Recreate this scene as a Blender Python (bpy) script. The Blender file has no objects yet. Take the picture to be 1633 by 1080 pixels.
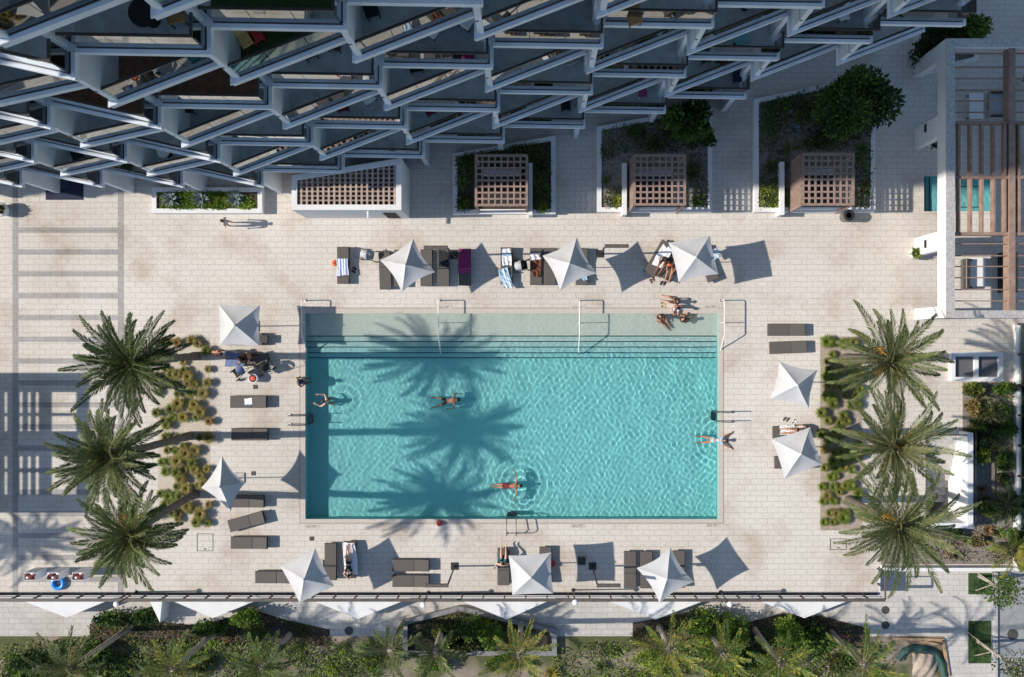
import bpy, bmesh, math, random
import numpy as np
from mathutils import Vector, Matrix
sc = bpy.context.scene
COL = sc.collection
R = math.radians
PI = math.pi

# ------------------------------------------------------------------ camera, light, exposure
CAMZ, FPX, U0, V0 = 48.0, 1440.0, 855.0, 548.0
cam = bpy.data.cameras.new('camera'); cam_o = bpy.data.objects.new('camera', cam); COL.objects.link(cam_o)
cam_o.location = (0, 0, CAMZ)
cam.sensor_width = 36; cam.lens = 36 * FPX / 1633; cam.clip_end = 1500
cam.shift_x = -38.5 / 1633; cam.shift_y = 8.0 / 1633
sc.camera = cam_o
SUN_EL = R(34.3)
w = bpy.data.worlds.new('World'); sc.world = w; w.use_nodes = True
_bg = w.node_tree.nodes['Background']
_sky = w.node_tree.nodes.new('ShaderNodeTexSky'); _sky.sky_type = 'NISHITA'; _sky.sun_disc = False
_sky.sun_elevation = SUN_EL; _sky.sun_rotation = R(-90); _sky.ozone_density = 3.0; _sky.air_density = 1.2; _sky.dust_density = .6
w.node_tree.links.new(_sky.outputs[0], _bg.inputs[0]); _bg.inputs[1].default_value = 0.115
sl = bpy.data.lights.new('sun', 'SUN'); sl.energy = 4.6; sl.angle = R(0.75); sl.color = (1.0, 0.925, 0.83)
so = bpy.data.objects.new('sun', sl); COL.objects.link(so); so.location = (-60, 0, 45)
so.rotation_euler = Vector((math.cos(SUN_EL), 0.012, -math.sin(SUN_EL))).to_track_quat('-Z', 'Y').to_euler()
sl.cycles.is_caustics_light = True
sc.view_settings.view_transform = 'Standard'; sc.view_settings.look = 'None'
sc.view_settings.exposure = 0.35; sc.view_settings.gamma = 1.0; sc.view_settings.use_curve_mapping = False
sc.render.engine = 'CYCLES'
sc.cycles.max_bounces = 8; sc.cycles.transparent_max_bounces = 16
sc.cycles.use_denoising = True
sc.cycles.sample_clamp_indirect = 6

# ------------------------------------------------------------------ helpers
def P(u, v, z=0.0):
    k = (CAMZ - z) / FPX
    return Vector(((u - U0) * k, (V0 - v) * k, z))

def tag(o, label=None, cat=None, group=None, kind=None):
    if label: o['label'] = label
    if cat: o['category'] = cat
    if group: o['group'] = group
    if kind: o['kind'] = kind
    return o

class MB:
    def __init__(s): s.v = []; s.f = []; s.m = []
    def add(s, vs, fs, m=0):
        n = len(s.v); s.v.extend([tuple(p) for p in vs])
        for f in fs: s.f.append([n + i for i in f]); s.m.append(m)
        return s
    def box(s, x0, x1, y0, y1, z0, z1, m=0):
        return s.add([(x0,y0,z0),(x1,y0,z0),(x1,y1,z0),(x0,y1,z0),(x0,y0,z1),(x1,y0,z1),(x1,y1,z1),(x0,y1,z1)],
              [(3,2,1,0),(4,5,6,7),(0,1,5,4),(1,2,6,5),(2,3,7,6),(3,0,4,7)], m)
    def rbox(s, x0, x1, y0, y1, z0, z1, b, m=0):      # box with chamfered top
        return s.add([(x0,y0,z0),(x1,y0,z0),(x1,y1,z0),(x0,y1,z0),(x0,y0,z1-b),(x1,y0,z1-b),(x1,y1,z1-b),(x0,y1,z1-b),
              (x0+b,y0+b,z1),(x1-b,y0+b,z1),(x1-b,y1-b,z1),(x0+b,y1-b,z1)],
              [(3,2,1,0),(0,1,5,4),(1,2,6,5),(2,3,7,6),(3,0,4,7),(4,5,9,8),(5,6,10,9),(6,7,11,10),(7,4,8,11),(8,9,10,11)], m)
    def bar(s, a, b, w, h, m=0, up=(0,0,1)):          # rectangular bar between two points
        a = Vector(a); b = Vector(b); d = (b - a).normalized(); up = Vector(up)
        if abs(d.dot(up)) > .98: up = Vector((0,1,0))
        x = d.cross(up).normalized(); y = x.cross(d).normalized()
        vs = []
        for p in (a, b):
            for sx, sy in ((-1,-1),(1,-1),(1,1),(-1,1)): vs.append(p + x*(sx*w/2) + y*(sy*h/2))
        return s.add(vs, [(0,1,2,3),(7,6,5,4),(0,4,5,1),(1,5,6,2),(2,6,7,3),(3,7,4,0)], m)
    def tube(s, pts, rad, n=7, m=0, caps=True):
        pts = [Vector(p) for p in pts]; N = len(pts)
        rads = rad if isinstance(rad, (list, tuple)) else [rad]*N
        base = len(s.v); ref = None
        for i, p in enumerate(pts):
            d = (pts[min(i+1,N-1)] - pts[max(i-1,0)]).normalized()
            if ref is None:
                ref = Vector((0,0,1)) if abs(d.z) < .9 else Vector((1,0,0))
            x = d.cross(ref).normalized(); y = d.cross(x).normalized(); ref = -(y.cross(d)).cross(d) if False else ref
            for k in range(n):
                a = 2*PI*k/n; s.v.append(tuple(p + x*(math.cos(a)*rads[i]) + y*(math.sin(a)*rads[i])))
        for i in range(N-1):
            for k in range(n):
                s.f.append([base+i*n+k, base+i*n+(k+1)%n, base+(i+1)*n+(k+1)%n, base+(i+1)*n+k]); s.m.append(m)
        if caps:
            s.f.append([base+k for k in range(n)][::-1]); s.m.append(m)
            s.f.append([base+(N-1)*n+k for k in range(n)]); s.m.append(m)
        return s
    def lathe(s, prof, c=(0,0,0), n=18, m=0):         # prof: (r, z)
        base = len(s.v)
        for r, z in prof:
            for k in range(n):
                a = 2*PI*k/n; s.v.append((c[0]+r*math.cos(a), c[1]+r*math.sin(a), c[2]+z))
        for i in range(len(prof)-1):
            for k in range(n):
                s.f.append([base+i*n+k, base+i*n+(k+1)%n, base+(i+1)*n+(k+1)%n, base+(i+1)*n+k]); s.m.append(m)
        s.f.append([base+k for k in range(n)][::-1]); s.m.append(m)
        s.f.append([base+(len(prof)-1)*n+k for k in range(n)]); s.m.append(m)
        return s
    def prism(s, poly, z0, z1, m=0):                  # polygon (ccw) between two heights
        n = len(poly)
        vs = [(p[0],p[1],z0) for p in poly] + [(p[0],p[1],z1) for p in poly]
        fs = [list(range(n))[::-1], list(range(n,2*n))] + [[i,(i+1)%n,n+(i+1)%n,n+i] for i in range(n)]
        return s.add(vs, fs, m)
    def sheet(s, poly, z, m=0):
        return s.add([(p[0],p[1],z) for p in poly], [list(range(len(poly)))], m)
    def grid(s, fn, nu, nv, m=0, mf=None):
        base = len(s.v)
        for j in range(nv+1):
            for i in range(nu+1): s.v.append(tuple(fn(i/nu, j/nv)))
        for j in range(nv):
            for i in range(nu):
                a = base+j*(nu+1)+i
                s.f.append([a,a+1,a+nu+2,a+nu+1]); s.m.append(mf(i,j) if mf else m)
        return s
    def build(s, name, mats, parent=None, loc=None, rz=0, smooth=False):
        me = bpy.data.meshes.new(name); me.from_pydata(s.v, [], s.f)
        for x in (mats if isinstance(mats, (list, tuple)) else [mats]): me.materials.append(x)
        if any(s.m): me.polygons.foreach_set('material_index', s.m)
        if smooth: me.polygons.foreach_set('use_smooth', [True]*len(me.polygons))
        me.update()
        o = bpy.data.objects.new(name, me); COL.objects.link(o)
        if parent: o.parent = parent
        if loc is not None: o.location = loc
        o.rotation_euler.z = rz
        return o

def empty(name, loc=(0,0,0), rz=0, label=None, cat=None, group=None):
    o = bpy.data.objects.new(name, None); COL.objects.link(o); o.location = loc; o.rotation_euler.z = rz
    o.empty_display_size = .2
    return tag(o, label, cat, group)

def kids(o): return [c for c in COL.objects if c.parent == o]
_kidmap = {}
def dup(root, loc, rz, label=None, scale=None):
    r = root.copy(); COL.objects.link(r); r.location = loc; r.rotation_euler.z = rz
    if label: r['label'] = label
    if scale: r.scale = scale
    if root.name not in _kidmap: _kidmap[root.name] = [(c, kids(c)) for c in kids(root)]
    for c0, gs in _kidmap[root.name]:
        c = c0.copy(); COL.objects.link(c); c.parent = r
        for g0 in gs:
            g = g0.copy(); COL.objects.link(g); g.parent = c
    return r

# ------------------------------------------------------------------ materials
def mat(name, col, rough=.75, var=.18, scale=3.0, metal=0.0, bump=0.0, spec=None, trans=0.0, detail=4, col2=None):
    m = bpy.data.materials.new(name); m.use_nodes = True; nt = m.node_tree
    b = nt.nodes['Principled BSDF']; b.inputs['Roughness'].default_value = rough; b.inputs['Metallic'].default_value = metal
    if spec is not None: b.inputs['Specular IOR Level'].default_value = spec
    tc = nt.nodes.new('ShaderNodeTexCoord'); no = nt.nodes.new('ShaderNodeTexNoise')
    no.inputs['Scale'].default_value = scale; no.inputs['Detail'].default_value = detail; no.inputs['Roughness'].default_value = .6
    nt.links.new(tc.outputs['Object'], no.inputs['Vector'])
    rp = nt.nodes.new('ShaderNodeValToRGB'); rp.color_ramp.elements[0].position = .3; rp.color_ramp.elements[1].position = .7
    c0 = [max(0, c*(1-var)) for c in col]; c1 = [min(1, c*(1+var)) for c in (col2 or col)]
    rp.color_ramp.elements[0].color = (*c0, 1); rp.color_ramp.elements[1].color = (*c1, 1)
    nt.links.new(no.outputs[0], rp.inputs[0]); nt.links.new(rp.outputs[0], b.inputs['Base Color'])
    if bump:
        bp = nt.nodes.new('ShaderNodeBump'); bp.inputs['Strength'].default_value = bump; bp.inputs['Distance'].default_value = .02
        nt.links.new(no.outputs[0], bp.inputs['Height']); nt.links.new(bp.outputs[0], b.inputs['Normal'])
    if trans:
        tr = nt.nodes.new('ShaderNodeBsdfTranslucent'); mx = nt.nodes.new('ShaderNodeMixShader'); mx.inputs[0].default_value = trans
        nt.links.new(rp.outputs[0], tr.inputs[0]); nt.links.new(b.outputs[0], mx.inputs[1]); nt.links.new(tr.outputs[0], mx.inputs[2])
        nt.links.new(mx.outputs[0], nt.nodes['Material Output'].inputs[0])
    return m

def paver(name, c1, c2, mortar, bw=.6, rh=.3, mw=.013, stain=.22, stain_col=(.62,.52,.42)):
    m = bpy.data.materials.new(name); m.use_nodes = True; nt = m.node_tree; L = nt.links.new
    b = nt.nodes['Principled BSDF']; b.inputs['Roughness'].default_value = .8; b.inputs['Specular IOR Level'].default_value = .25
    tc = nt.nodes.new('ShaderNodeTexCoord')
    br = nt.nodes.new('ShaderNodeTexBrick'); br.offset = .5; br.offset_frequency = 2
    br.inputs['Scale'].default_value = 1; br.inputs['Brick Width'].default_value = bw; br.inputs['Row Height'].default_value = rh
    br.inputs['Mortar Size'].default_value = mw; br.inputs['Mortar Smooth'].default_value = .2; br.inputs['Bias'].default_value = 0
    br.inputs['Color1'].default_value = (*c1,1); br.inputs['Color2'].default_value = (*c2,1); br.inputs['Mortar'].default_value = (*mortar,1)
    L(tc.outputs['Object'], br.inputs['Vector'])
    n1 = nt.nodes.new('ShaderNodeTexNoise'); n1.inputs['Scale'].default_value = .33; n1.inputs['Detail'].default_value = 6; n1.inputs['Roughness'].default_value = .62
    L(tc.outputs['Object'], n1.inputs['Vector'])
    r1 = nt.nodes.new('ShaderNodeValToRGB'); r1.color_ramp.elements[0].position = .5; r1.color_ramp.elements[1].position = .78
    r1.color_ramp.elements[0].color = (0,0,0,1); r1.color_ramp.elements[1].color = (1,1,1,1); L(n1.outputs[0], r1.inputs[0])
    ml = nt.nodes.new('ShaderNodeMath'); ml.operation = 'MULTIPLY'; ml.inputs[1].default_value = stain*4; ml.use_clamp = True; L(r1.outputs[0], ml.inputs[0])
    mx = nt.nodes.new('ShaderNodeMix'); mx.data_type = 'RGBA'; mx.blend_type = 'MULTIPLY'
    L(ml.outputs[0], mx.inputs['Factor']); L(br.outputs['Color'], mx.inputs['A']); mx.inputs['B'].default_value = (*stain_col,1)
    n2 = nt.nodes.new('ShaderNodeTexNoise'); n2.inputs['Scale'].default_value = 9; n2.inputs['Detail'].default_value = 5; L(tc.outputs['Object'], n2.inputs['Vector'])
    r2 = nt.nodes.new('ShaderNodeValToRGB'); r2.color_ramp.elements[0].position = .3; r2.color_ramp.elements[1].position = .7
    r2.color_ramp.elements[0].color = (.88,.88,.88,1); r2.color_ramp.elements[1].color = (1.06,1.06,1.06,1); L(n2.outputs[0], r2.inputs[0])
    n3 = nt.nodes.new('ShaderNodeTexNoise'); n3.inputs['Scale'].default_value = .11; n3.inputs['Detail'].default_value = 3; L(tc.outputs['Object'], n3.inputs['Vector'])
    r3 = nt.nodes.new('ShaderNodeValToRGB'); r3.color_ramp.elements[0].position = .35; r3.color_ramp.elements[1].position = .65
    r3.color_ramp.elements[0].color = (.90,.885,.86,1); r3.color_ramp.elements[1].color = (1.05,1.05,1.05,1); L(n3.outputs[0], r3.inputs[0])
    m3 = nt.nodes.new('ShaderNodeMix'); m3.data_type = 'RGBA'; m3.blend_type = 'MULTIPLY'; m3.inputs['Factor'].default_value = 1
    m2 = nt.nodes.new('ShaderNodeMix'); m2.data_type = 'RGBA'; m2.blend_type = 'MULTIPLY'; m2.inputs['Factor'].default_value = 1
    L(mx.outputs['Result'], m2.inputs['A']); L(r2.outputs[0], m2.inputs['B']); L(m2.outputs['Result'], m3.inputs['A']); L(r3.outputs[0], m3.inputs['B']); L(m3.outputs['Result'], b.inputs['Base Color'])
    bp = nt.nodes.new('ShaderNodeBump'); bp.inputs['Strength'].default_value = .3; bp.inputs['Distance'].default_value = .01; bp.invert = True
    L(br.outputs['Fac'], bp.inputs['Height']); L(bp.outputs[0], b.inputs['Normal'])
    return m

def glass(name, tint, ior=1.5, rough=.01, boost=1.6):
    m = bpy.data.materials.new(name); m.use_nodes = True; nt = m.node_tree; L = nt.links.new
    nt.nodes.remove(nt.nodes['Principled BSDF'])
    t = nt.nodes.new('ShaderNodeBsdfTransparent'); t.inputs[0].default_value = (*tint,1)
    g = nt.nodes.new('ShaderNodeBsdfGlossy'); g.inputs['Roughness'].default_value = rough; g.inputs[0].default_value = (.92,.95,.95,1)
    f = nt.nodes.new('ShaderNodeFresnel'); f.inputs[0].default_value = ior
    q = nt.nodes.new('ShaderNodeMath'); q.operation = 'MULTIPLY'; q.use_clamp = True; q.inputs[1].default_value = boost; L(f.outputs[0], q.inputs[0])
    x = nt.nodes.new('ShaderNodeMixShader'); L(q.outputs[0], x.inputs[0]); L(t.outputs[0], x.inputs[1]); L(g.outputs[0], x.inputs[2])
    L(x.outputs[0], nt.nodes['Material Output'].inputs[0])
    return m

M = {}
M['deck'] = paver('deck_pavers', (.617,.577,.526), (.632,.592,.54), (.45,.41,.37))
M['path'] = paver('path_pavers', (.49,.47,.44), (.54,.52,.49), (.36,.34,.32), stain=.1)
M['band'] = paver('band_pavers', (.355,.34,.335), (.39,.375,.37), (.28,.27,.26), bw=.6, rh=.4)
M['coping'] = mat('coping_stone', (.50,.45,.39), .7, .08, 6)
M['gutter'] = mat('coping_joint', (.28,.2,.15), .8, .2, 4)
M['white'] = mat('white_render', (.70,.695,.685), .75, .05, 1.5, bump=.05)
M['building'] = mat('building_paint', (.61,.65,.70), .65, .12, .9)
M['concrete'] = mat('board_concrete', (.40,.385,.37), .85, .28, 7, bump=.15, detail=8)
M['tile_grey'] = mat('balcony_tile', (.50,.545,.58), .7, .2, 2)
M['tile_dark'] = mat('balcony_tile_dark', (.32,.35,.38), .7, .2, 2)
M['tile_brown'] = mat('balcony_tile_brown', (.16,.075,.045), .7, .4, 5)
M['turf'] = mat('turf', (.04,.085,.025), .95, .5, 14)
M['rail'] = mat('dark_bronze', (.035,.03,.028), .45, .15, 4)
M['fence'] = mat('fence_bronze', (.10,.085,.075), .5, .2, 4)
M['glass'] = glass('balustrade_glass', (.70,.80,.80), boost=2.3)
M['darkglass'] = mat('dark_window', (.012,.015,.018), .08, .2, 1); M['skylight'] = mat('skylight_mesh', (.11,.11,.115), .35, .15, 30)
M['plaster'] = mat('pool_plaster', (.25,.575,.575), .7, .05, 3)  # floor colour carries the tint of the deeper water
M['plaster_light'] = mat('shelf_plaster', (.64,.60,.54), .7, .05, 5)
for _i,_c in enumerate(((.53,.595,.555),(.45,.59,.565),(.37,.58,.575),(.30,.57,.585))): M['step_depth_tint%d' % _i] = mat('step_depth_tint', _c, .7, .05, 5)  # water's depth tint put into the plaster, bluer with each step down
M['nosing'] = mat('step_nosing', (.012,.07,.09), .5, .1, 5)
M['wicker'] = mat('taupe_sling', (.100,.088,.080), .8, .14, 40)
M['wicker_frame'] = mat('lounger_frame', (.045,.038,.034), .6, .1, 9)
M['canvas'] = mat('parasol_canvas', (.52,.52,.525), .9, .09, 1.3, trans=.06, spec=.1)
M['pole'] = mat('pole_grey', (.16,.15,.14), .4, .1, 4, metal=.4)
M['steel'] = mat('steel', (.62,.60,.60), .25, .06, 4, metal=.9)
M['steel_w'] = mat('white_rail', (.80,.77,.75), .35, .05, 4)
M['black'] = mat('black_fabric', (.012,.012,.014), .8, .3, 8)
M['navy'] = mat('navy_mat', (.016,.02,.05), .9, .2, 8)
M['rug_line'] = mat('rug_line', (.10,.11,.16), .9, .1, 8)
M['wood'] = mat('cabana_wood', (.27,.185,.15), .7, .25, 5)
M['wood_dark'] = mat('cabana_wood_dark', (.10,.062,.048), .7, .3, 5)
M['wood_pale'] = mat('pale_batten_wood', (.40,.31,.26), .75, .2, 5); M['shade_wood'] = mat('platform_shade_wood', (.04,.028,.022), .8, .3, 5); M['timber'] = mat('pergola_timber', (.26,.175,.135), .7, .25, 3)  # cabana platform near-black: the interior's shade is put into its colour
M['gravel'] = mat('pale_gravel', (.50,.44,.36), .95, .28, 16, bump=.4, detail=8)
M['soil'] = mat('mulch', (.055,.04,.03), .95, .5, 12, bump=.4, detail=8)
M['sandsoil'] = mat('grey_sandy_soil', (.20,.18,.155), .95, .45, 7, bump=.4, detail=8)
M['sandsoil2'] = mat('pale_sand', (.34,.28,.225), .95, .25, 5, bump=.4, detail=8); M['kerb_grey'] = mat('kerb_grey', (.20,.20,.20), .85, .25, 6); M['asphalt'] = mat('road_concrete', (.26,.27,.27), .9, .15, 3, detail=8)
M['lawn'] = mat('lawn', (.035,.07,.018), .95, .45, 20, bump=.4)
M['bark'] = mat('palm_bark', (.125,.105,.085), .95, .4, 14, bump=.6)
M['bark_pale'] = mat('pale_bark', (.33,.28,.23), .95, .3, 9, bump=.5)
def leafm(n, c, var=.35, tr=.3, rough=.55): return mat(n, c, rough, var, 1.3, trans=tr, spec=.3)
M['palm_a'] = leafm('palm_leaf', (.105,.15,.046)); M['palm_b'] = leafm('palm_leaf_dark', (.05,.075,.026)); M['palm_c'] = leafm('palm_leaf_pale', (.21,.215,.10))
M['palm_o'] = leafm('palm_leaf_olive', (.16,.17,.07)); M['palm_y'] = leafm('palm_leaf_yellow', (.30,.27,.045)); M['palm_g'] = leafm('palm_leaf_bright', (.10,.17,.03))
M['rachis'] = mat('frond_stem', (.20,.19,.08), .6, .2, 6)
M['fruit'] = mat('date_bunch', (.48,.22,.03), .7, .3, 30)
M['bush_g'] = leafm('leaf_green', (.10,.175,.026)); M['bush_d'] = leafm('leaf_dark', (.022,.05,.014)); M['bush_y'] = leafm('leaf_lime', (.29,.33,.04)); M['bush_l'] = leafm('leaf_fresh', (.20,.30,.035)); M['bush_o'] = leafm('leaf_olive', (.085,.09,.03))
M['grass_g'] = leafm('blade_green', (.20,.24,.045)); M['grass_o'] = leafm('blade_ochre', (.34,.25,.08)); M['grass_b'] = leafm('blade_brown', (.29,.18,.085))
M['agave'] = leafm('agave_leaf', (.20,.26,.25), .2, .1); M['agave_g'] = leafm('rosette_leaf', (.15,.20,.06), .3, .2)
M['red'] = mat('red_plastic', (.45,.03,.025), .5, .2, 5); M['darkred'] = mat('dark_red_cloth', (.14,.012,.02), .8, .4, 12)
M['blue_ring'] = mat('blue_vinyl', (.03,.28,.72), .3, .08, 4)
M['orange'] = mat('orange_red', (.75,.10,.02), .5, .1, 5)
M['magenta'] = mat('magenta_towel', (.22,.02,.10), .95, .2, 9); M['magenta2'] = mat('magenta_fold', (.30,.06,.19), .95, .2, 9)
M['tw_white'] = mat('towel_white', (.80,.80,.82), .95, .08, 9); M['tw_blue'] = mat('towel_blue', (.14,.22,.55), .95, .15, 9)
M['tw_sky'] = mat('towel_sky', (.30,.47,.62), .95, .15, 9); M['tw_slate'] = mat('towel_slate', (.16,.21,.36), .95, .12, 5)
M['tw_brown'] = mat('towel_brown', (.13,.045,.02), .95, .3, 9); M['tw_black'] = mat('towel_black', (.018,.02,.024), .95, .3, 9)
M['grey_cloth'] = mat('grey_cloth', (.42,.43,.44), .9, .25, 10); M['teal'] = mat('teal_cloth', (.01,.12,.16), .9, .2, 6)
M['tarp'] = mat('green_tarp', (.018,.06,.05), .6, .3, 4)
M['lumber'] = mat('lumber', (.38,.25,.14), .8, .25, 6)
M['iron'] = mat('manhole_iron', (.06,.055,.05), .7, .3, 20)
M['skin'] = mat('skin_tan', (.42,.20,.115), .55, .08, 6); M['skin_p'] = mat('skin_pale', (.58,.36,.27), .55, .08, 6); M['skin_d'] = mat('skin_dark', (.19,.085,.05), .5, .08, 6)
M['hair'] = mat('hair_dark', (.012,.009,.008), .6, .3, 20); M['hair_b'] = mat('hair_brown', (.06,.03,.018), .6, .3, 20)
M['eye'] = mat('eye', (.02,.015,.012), .2, .1, 5); M['lip'] = mat('lip', (.32,.10,.08), .5, .1, 5)
M['teal_chair'] = mat('teal_chair', (.12,.35,.38), .6, .1, 4); M['yellow'] = mat('pale_yellow', (.62,.42,.16), .7, .15, 5); M['char_orange'] = mat('tan_wood', (.32,.16,.06), .6, .2, 5)

# ------------------------------------------------------------------ setting: ground, deck, pool
ZL = -1.3
XL, XR, YB, YT = -12.27, 9.67, -9.33, 1.60           # pool
SX0, SX1, SY0, SY1 = 20.62, 24.35, 7.03, 8.9         # spa
PX0, PX1, PY0, PY1 = 20.7, 22.45, -9.35, -4.9        # stairwell
DYB, DXR, DYR = -13.42, 18.2, -11.85                 # deck edges
def cells(xs, ys, skip, z, name, m):
    mb = MB()
    for i in range(len(xs)-1):
        for j in range(len(ys)-1):
            cx, cy = (xs[i]+xs[i+1])/2, (ys[j]+ys[j+1])/2
            if skip(cx, cy): continue
            mb.add([(xs[i],ys[j],z),(xs[i+1],ys[j],z),(xs[i+1],ys[j+1],z),(xs[i],ys[j+1],z)], [(0,1,2,3)])
    return mb.build(name, m)
def in_rect(x, y, r): return r[0] < x < r[1] and r[2] < y < r[3]
deck = cells([-60, XL, XR, DXR, SX0, PX0, PX1, SX1, 60], [DYB, DYR, PY0, YB, PY1, YT, SY0, SY1, 60],
   lambda x, y: in_rect(x,y,(XL,XR,YB,YT)) or in_rect(x,y,(SX0,SX1,SY0,SY1)) or in_rect(x,y,(PX0,PX1,PY0,PY1)) or (x > DXR and y < DYR), 0, 'deck', M['deck'])
tag(deck, kind='structure')
# sandy dune with grass showing through
def dune_mat():
    m = mat('dune_sand', (.25,.205,.16), .95, .25, 2.2, bump=.4, detail=8); nt = m.node_tree; L = nt.links.new
    tc = [n for n in nt.nodes if n.type == 'TEX_COORD'][0]; rp = [n for n in nt.nodes if n.type == 'VALTORGB'][0]
    n = nt.nodes.new('ShaderNodeTexNoise'); n.inputs['Scale'].default_value = .55; n.inputs['Detail'].default_value = 7; L(tc.outputs['Object'], n.inputs['Vector'])
    r = nt.nodes.new('ShaderNodeValToRGB'); r.color_ramp.elements[0].position = .40; r.color_ramp.elements[1].position = .55; L(n.outputs[0], r.inputs[0])
    x = nt.nodes.new('ShaderNodeMix'); x.data_type = 'RGBA'; L(r.outputs[0], x.inputs['Factor']); L(rp.outputs[0], x.inputs['A']); x.inputs['B'].default_value = (.075,.085,.03,1)
    L(x.outputs['Result'], nt.nodes['Principled BSDF'].inputs['Base Color'])
    return m
M['dune'] = dune_mat()
tag(cells([-600, XL-.02, XR+.02, PX0-.02, PX1+.02, 600], [-600, PY0-.02, YB-.01, PY1+.02, YT+.02, 600], lambda x, y: in_rect(x,y,(XL-.02,XR+.02,YB-.01,YT+.02)) or in_rect(x,y,(PX0-.02,PX1+.02,PY0-.02,PY1+.02)), ZL-.14, 'ground', M['dune']), kind='structure')
def poly_px(pts, z): return [tuple(P(u,v,z)[:2]) for u, v in pts][::-1]
tag(MB().sheet([(-60,DYB),(-60,-15.98),(22.3,-15.98),(22.3,DYR),(DXR,DYR),(DXR,DYB)], ZL).build('lower_path', M['path']), kind='structure')
tag(MB().sheet([(-60,-40),(22.3,-40),(22.3,-15.98),(-60,-15.98)], ZL-.03).build('dune', M['dune']), kind='structure')
tag(MB().sheet([(22.3,-20.5),(25.05,-20.5),(25.05,DYR),(22.3,DYR)], ZL).build('side_path', M['path']), kind='structure')
tag(MB().box(25.05, 25.2, -40, DYR, ZL-.2, ZL+.02).build('kerb', M['concrete']), kind='structure')
tag(MB().sheet([(25.2,-40),(60,-40),(60,DYR),(25.2,DYR)], ZL-.1).build('road', M['asphalt']), kind='structure')
# paving bands on the left of the deck
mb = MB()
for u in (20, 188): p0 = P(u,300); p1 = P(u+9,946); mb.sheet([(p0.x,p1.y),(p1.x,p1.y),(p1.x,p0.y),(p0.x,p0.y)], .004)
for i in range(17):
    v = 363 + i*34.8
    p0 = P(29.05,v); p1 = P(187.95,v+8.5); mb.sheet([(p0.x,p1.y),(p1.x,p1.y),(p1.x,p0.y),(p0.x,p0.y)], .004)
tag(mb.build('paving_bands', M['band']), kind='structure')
# coping
mb = MB(); c = .27; x0,x1,y0,y1 = XL-c, XR+c, YB-c*.75, YT+c
for poly in ([(x0,y0),(x1,y0),(XR,YB),(XL,YB)], [(x1,y0),(x1,y1),(XR,YT),(XR,YB)], [(x1,y1),(x0,y1),(XL,YT),(XR,YT)], [(x0,y1),(x0,y0),(XL,YB),(XL,YT)]): mb.sheet(poly, .004)
tag(mb.build('pool_coping', M['coping']), kind='structure')
mb = MB(); e = .035
for q in ((x0-e,x1+e,y0-e,y0),(x0-e,x1+e,y1,y1+e),(x0-e,x0,y0,y1),(x1,x1+e,y0,y1)): mb.sheet([(q[0],q[2]),(q[1],q[2]),(q[1],q[3]),(q[0],q[3])], .004)
tag(mb.build('coping_joint', M['gutter']), kind='structure')
# basin: shelf, four steps, deep floor
WZ = -.12
yl = [YT] + [(V0-v)/30 for v in (536.7, 545.5, 554.4, 563.5, 571.5)]
zl = [-.27, -.385, -.50, -.615, -.73, -.86]
mb = MB(); nos = MB()
for i in range(5):
    mi = 1 if i == 0 else 1+i
    mb.add([(XL,yl[i+1],zl[i]),(XR,yl[i+1],zl[i]),(XR,yl[i],zl[i]),(XL,yl[i],zl[i])], [(0,1,2,3)], mi)
    mb.add([(XL,yl[i+1],zl[i+1]),(XR,yl[i+1],zl[i+1]),(XR,yl[i+1],zl[i]),(XL,yl[i+1],zl[i])], [(0,1,2,3)], mi)
    nos.box(XL+.02, XR-.02, yl[i+1]-.006, yl[i+1]+.05, zl[i]-.05, zl[i]+.004)
zf = zl[5]
mb.add([(XL,YB,zf),(XR,YB,zf),(XR,yl[5],zf),(XL,yl[5],zf)], [(0,1,2,3)], 0)
mb.add([(XL,YB,zf),(XL,YT,zf),(XL,YT,0),(XL,YB,0)], [(0,1,2,3)], 0)
mb.add([(XR,YT,zf),(XR,YB,zf),(XR,YB,0),(XR,YT,0)], [(0,1,2,3)], 0)
mb.add([(XR,YB,zf),(XL,YB,zf),(XL,YB,0),(XR,YB,0)], [(0,1,2,3)], 0)
mb.add([(XL,YT,zl[0]),(XR,YT,zl[0]),(XR,YT,0),(XL,YT,0)], [(0,1,2,3)], 1)
basin = mb.build('pool_basin', [M['plaster'], M['plaster_light']]+[M['step_depth_tint%d' % _i] for _i in range(4)]); tag(basin, kind='structure'); basin.cycles.is_caustics_receiver = True
ns = nos.build('pool_step_nosing', M['nosing']); tag(ns, kind='structure'); ns.cycles.is_caustics_receiver = True

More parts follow.
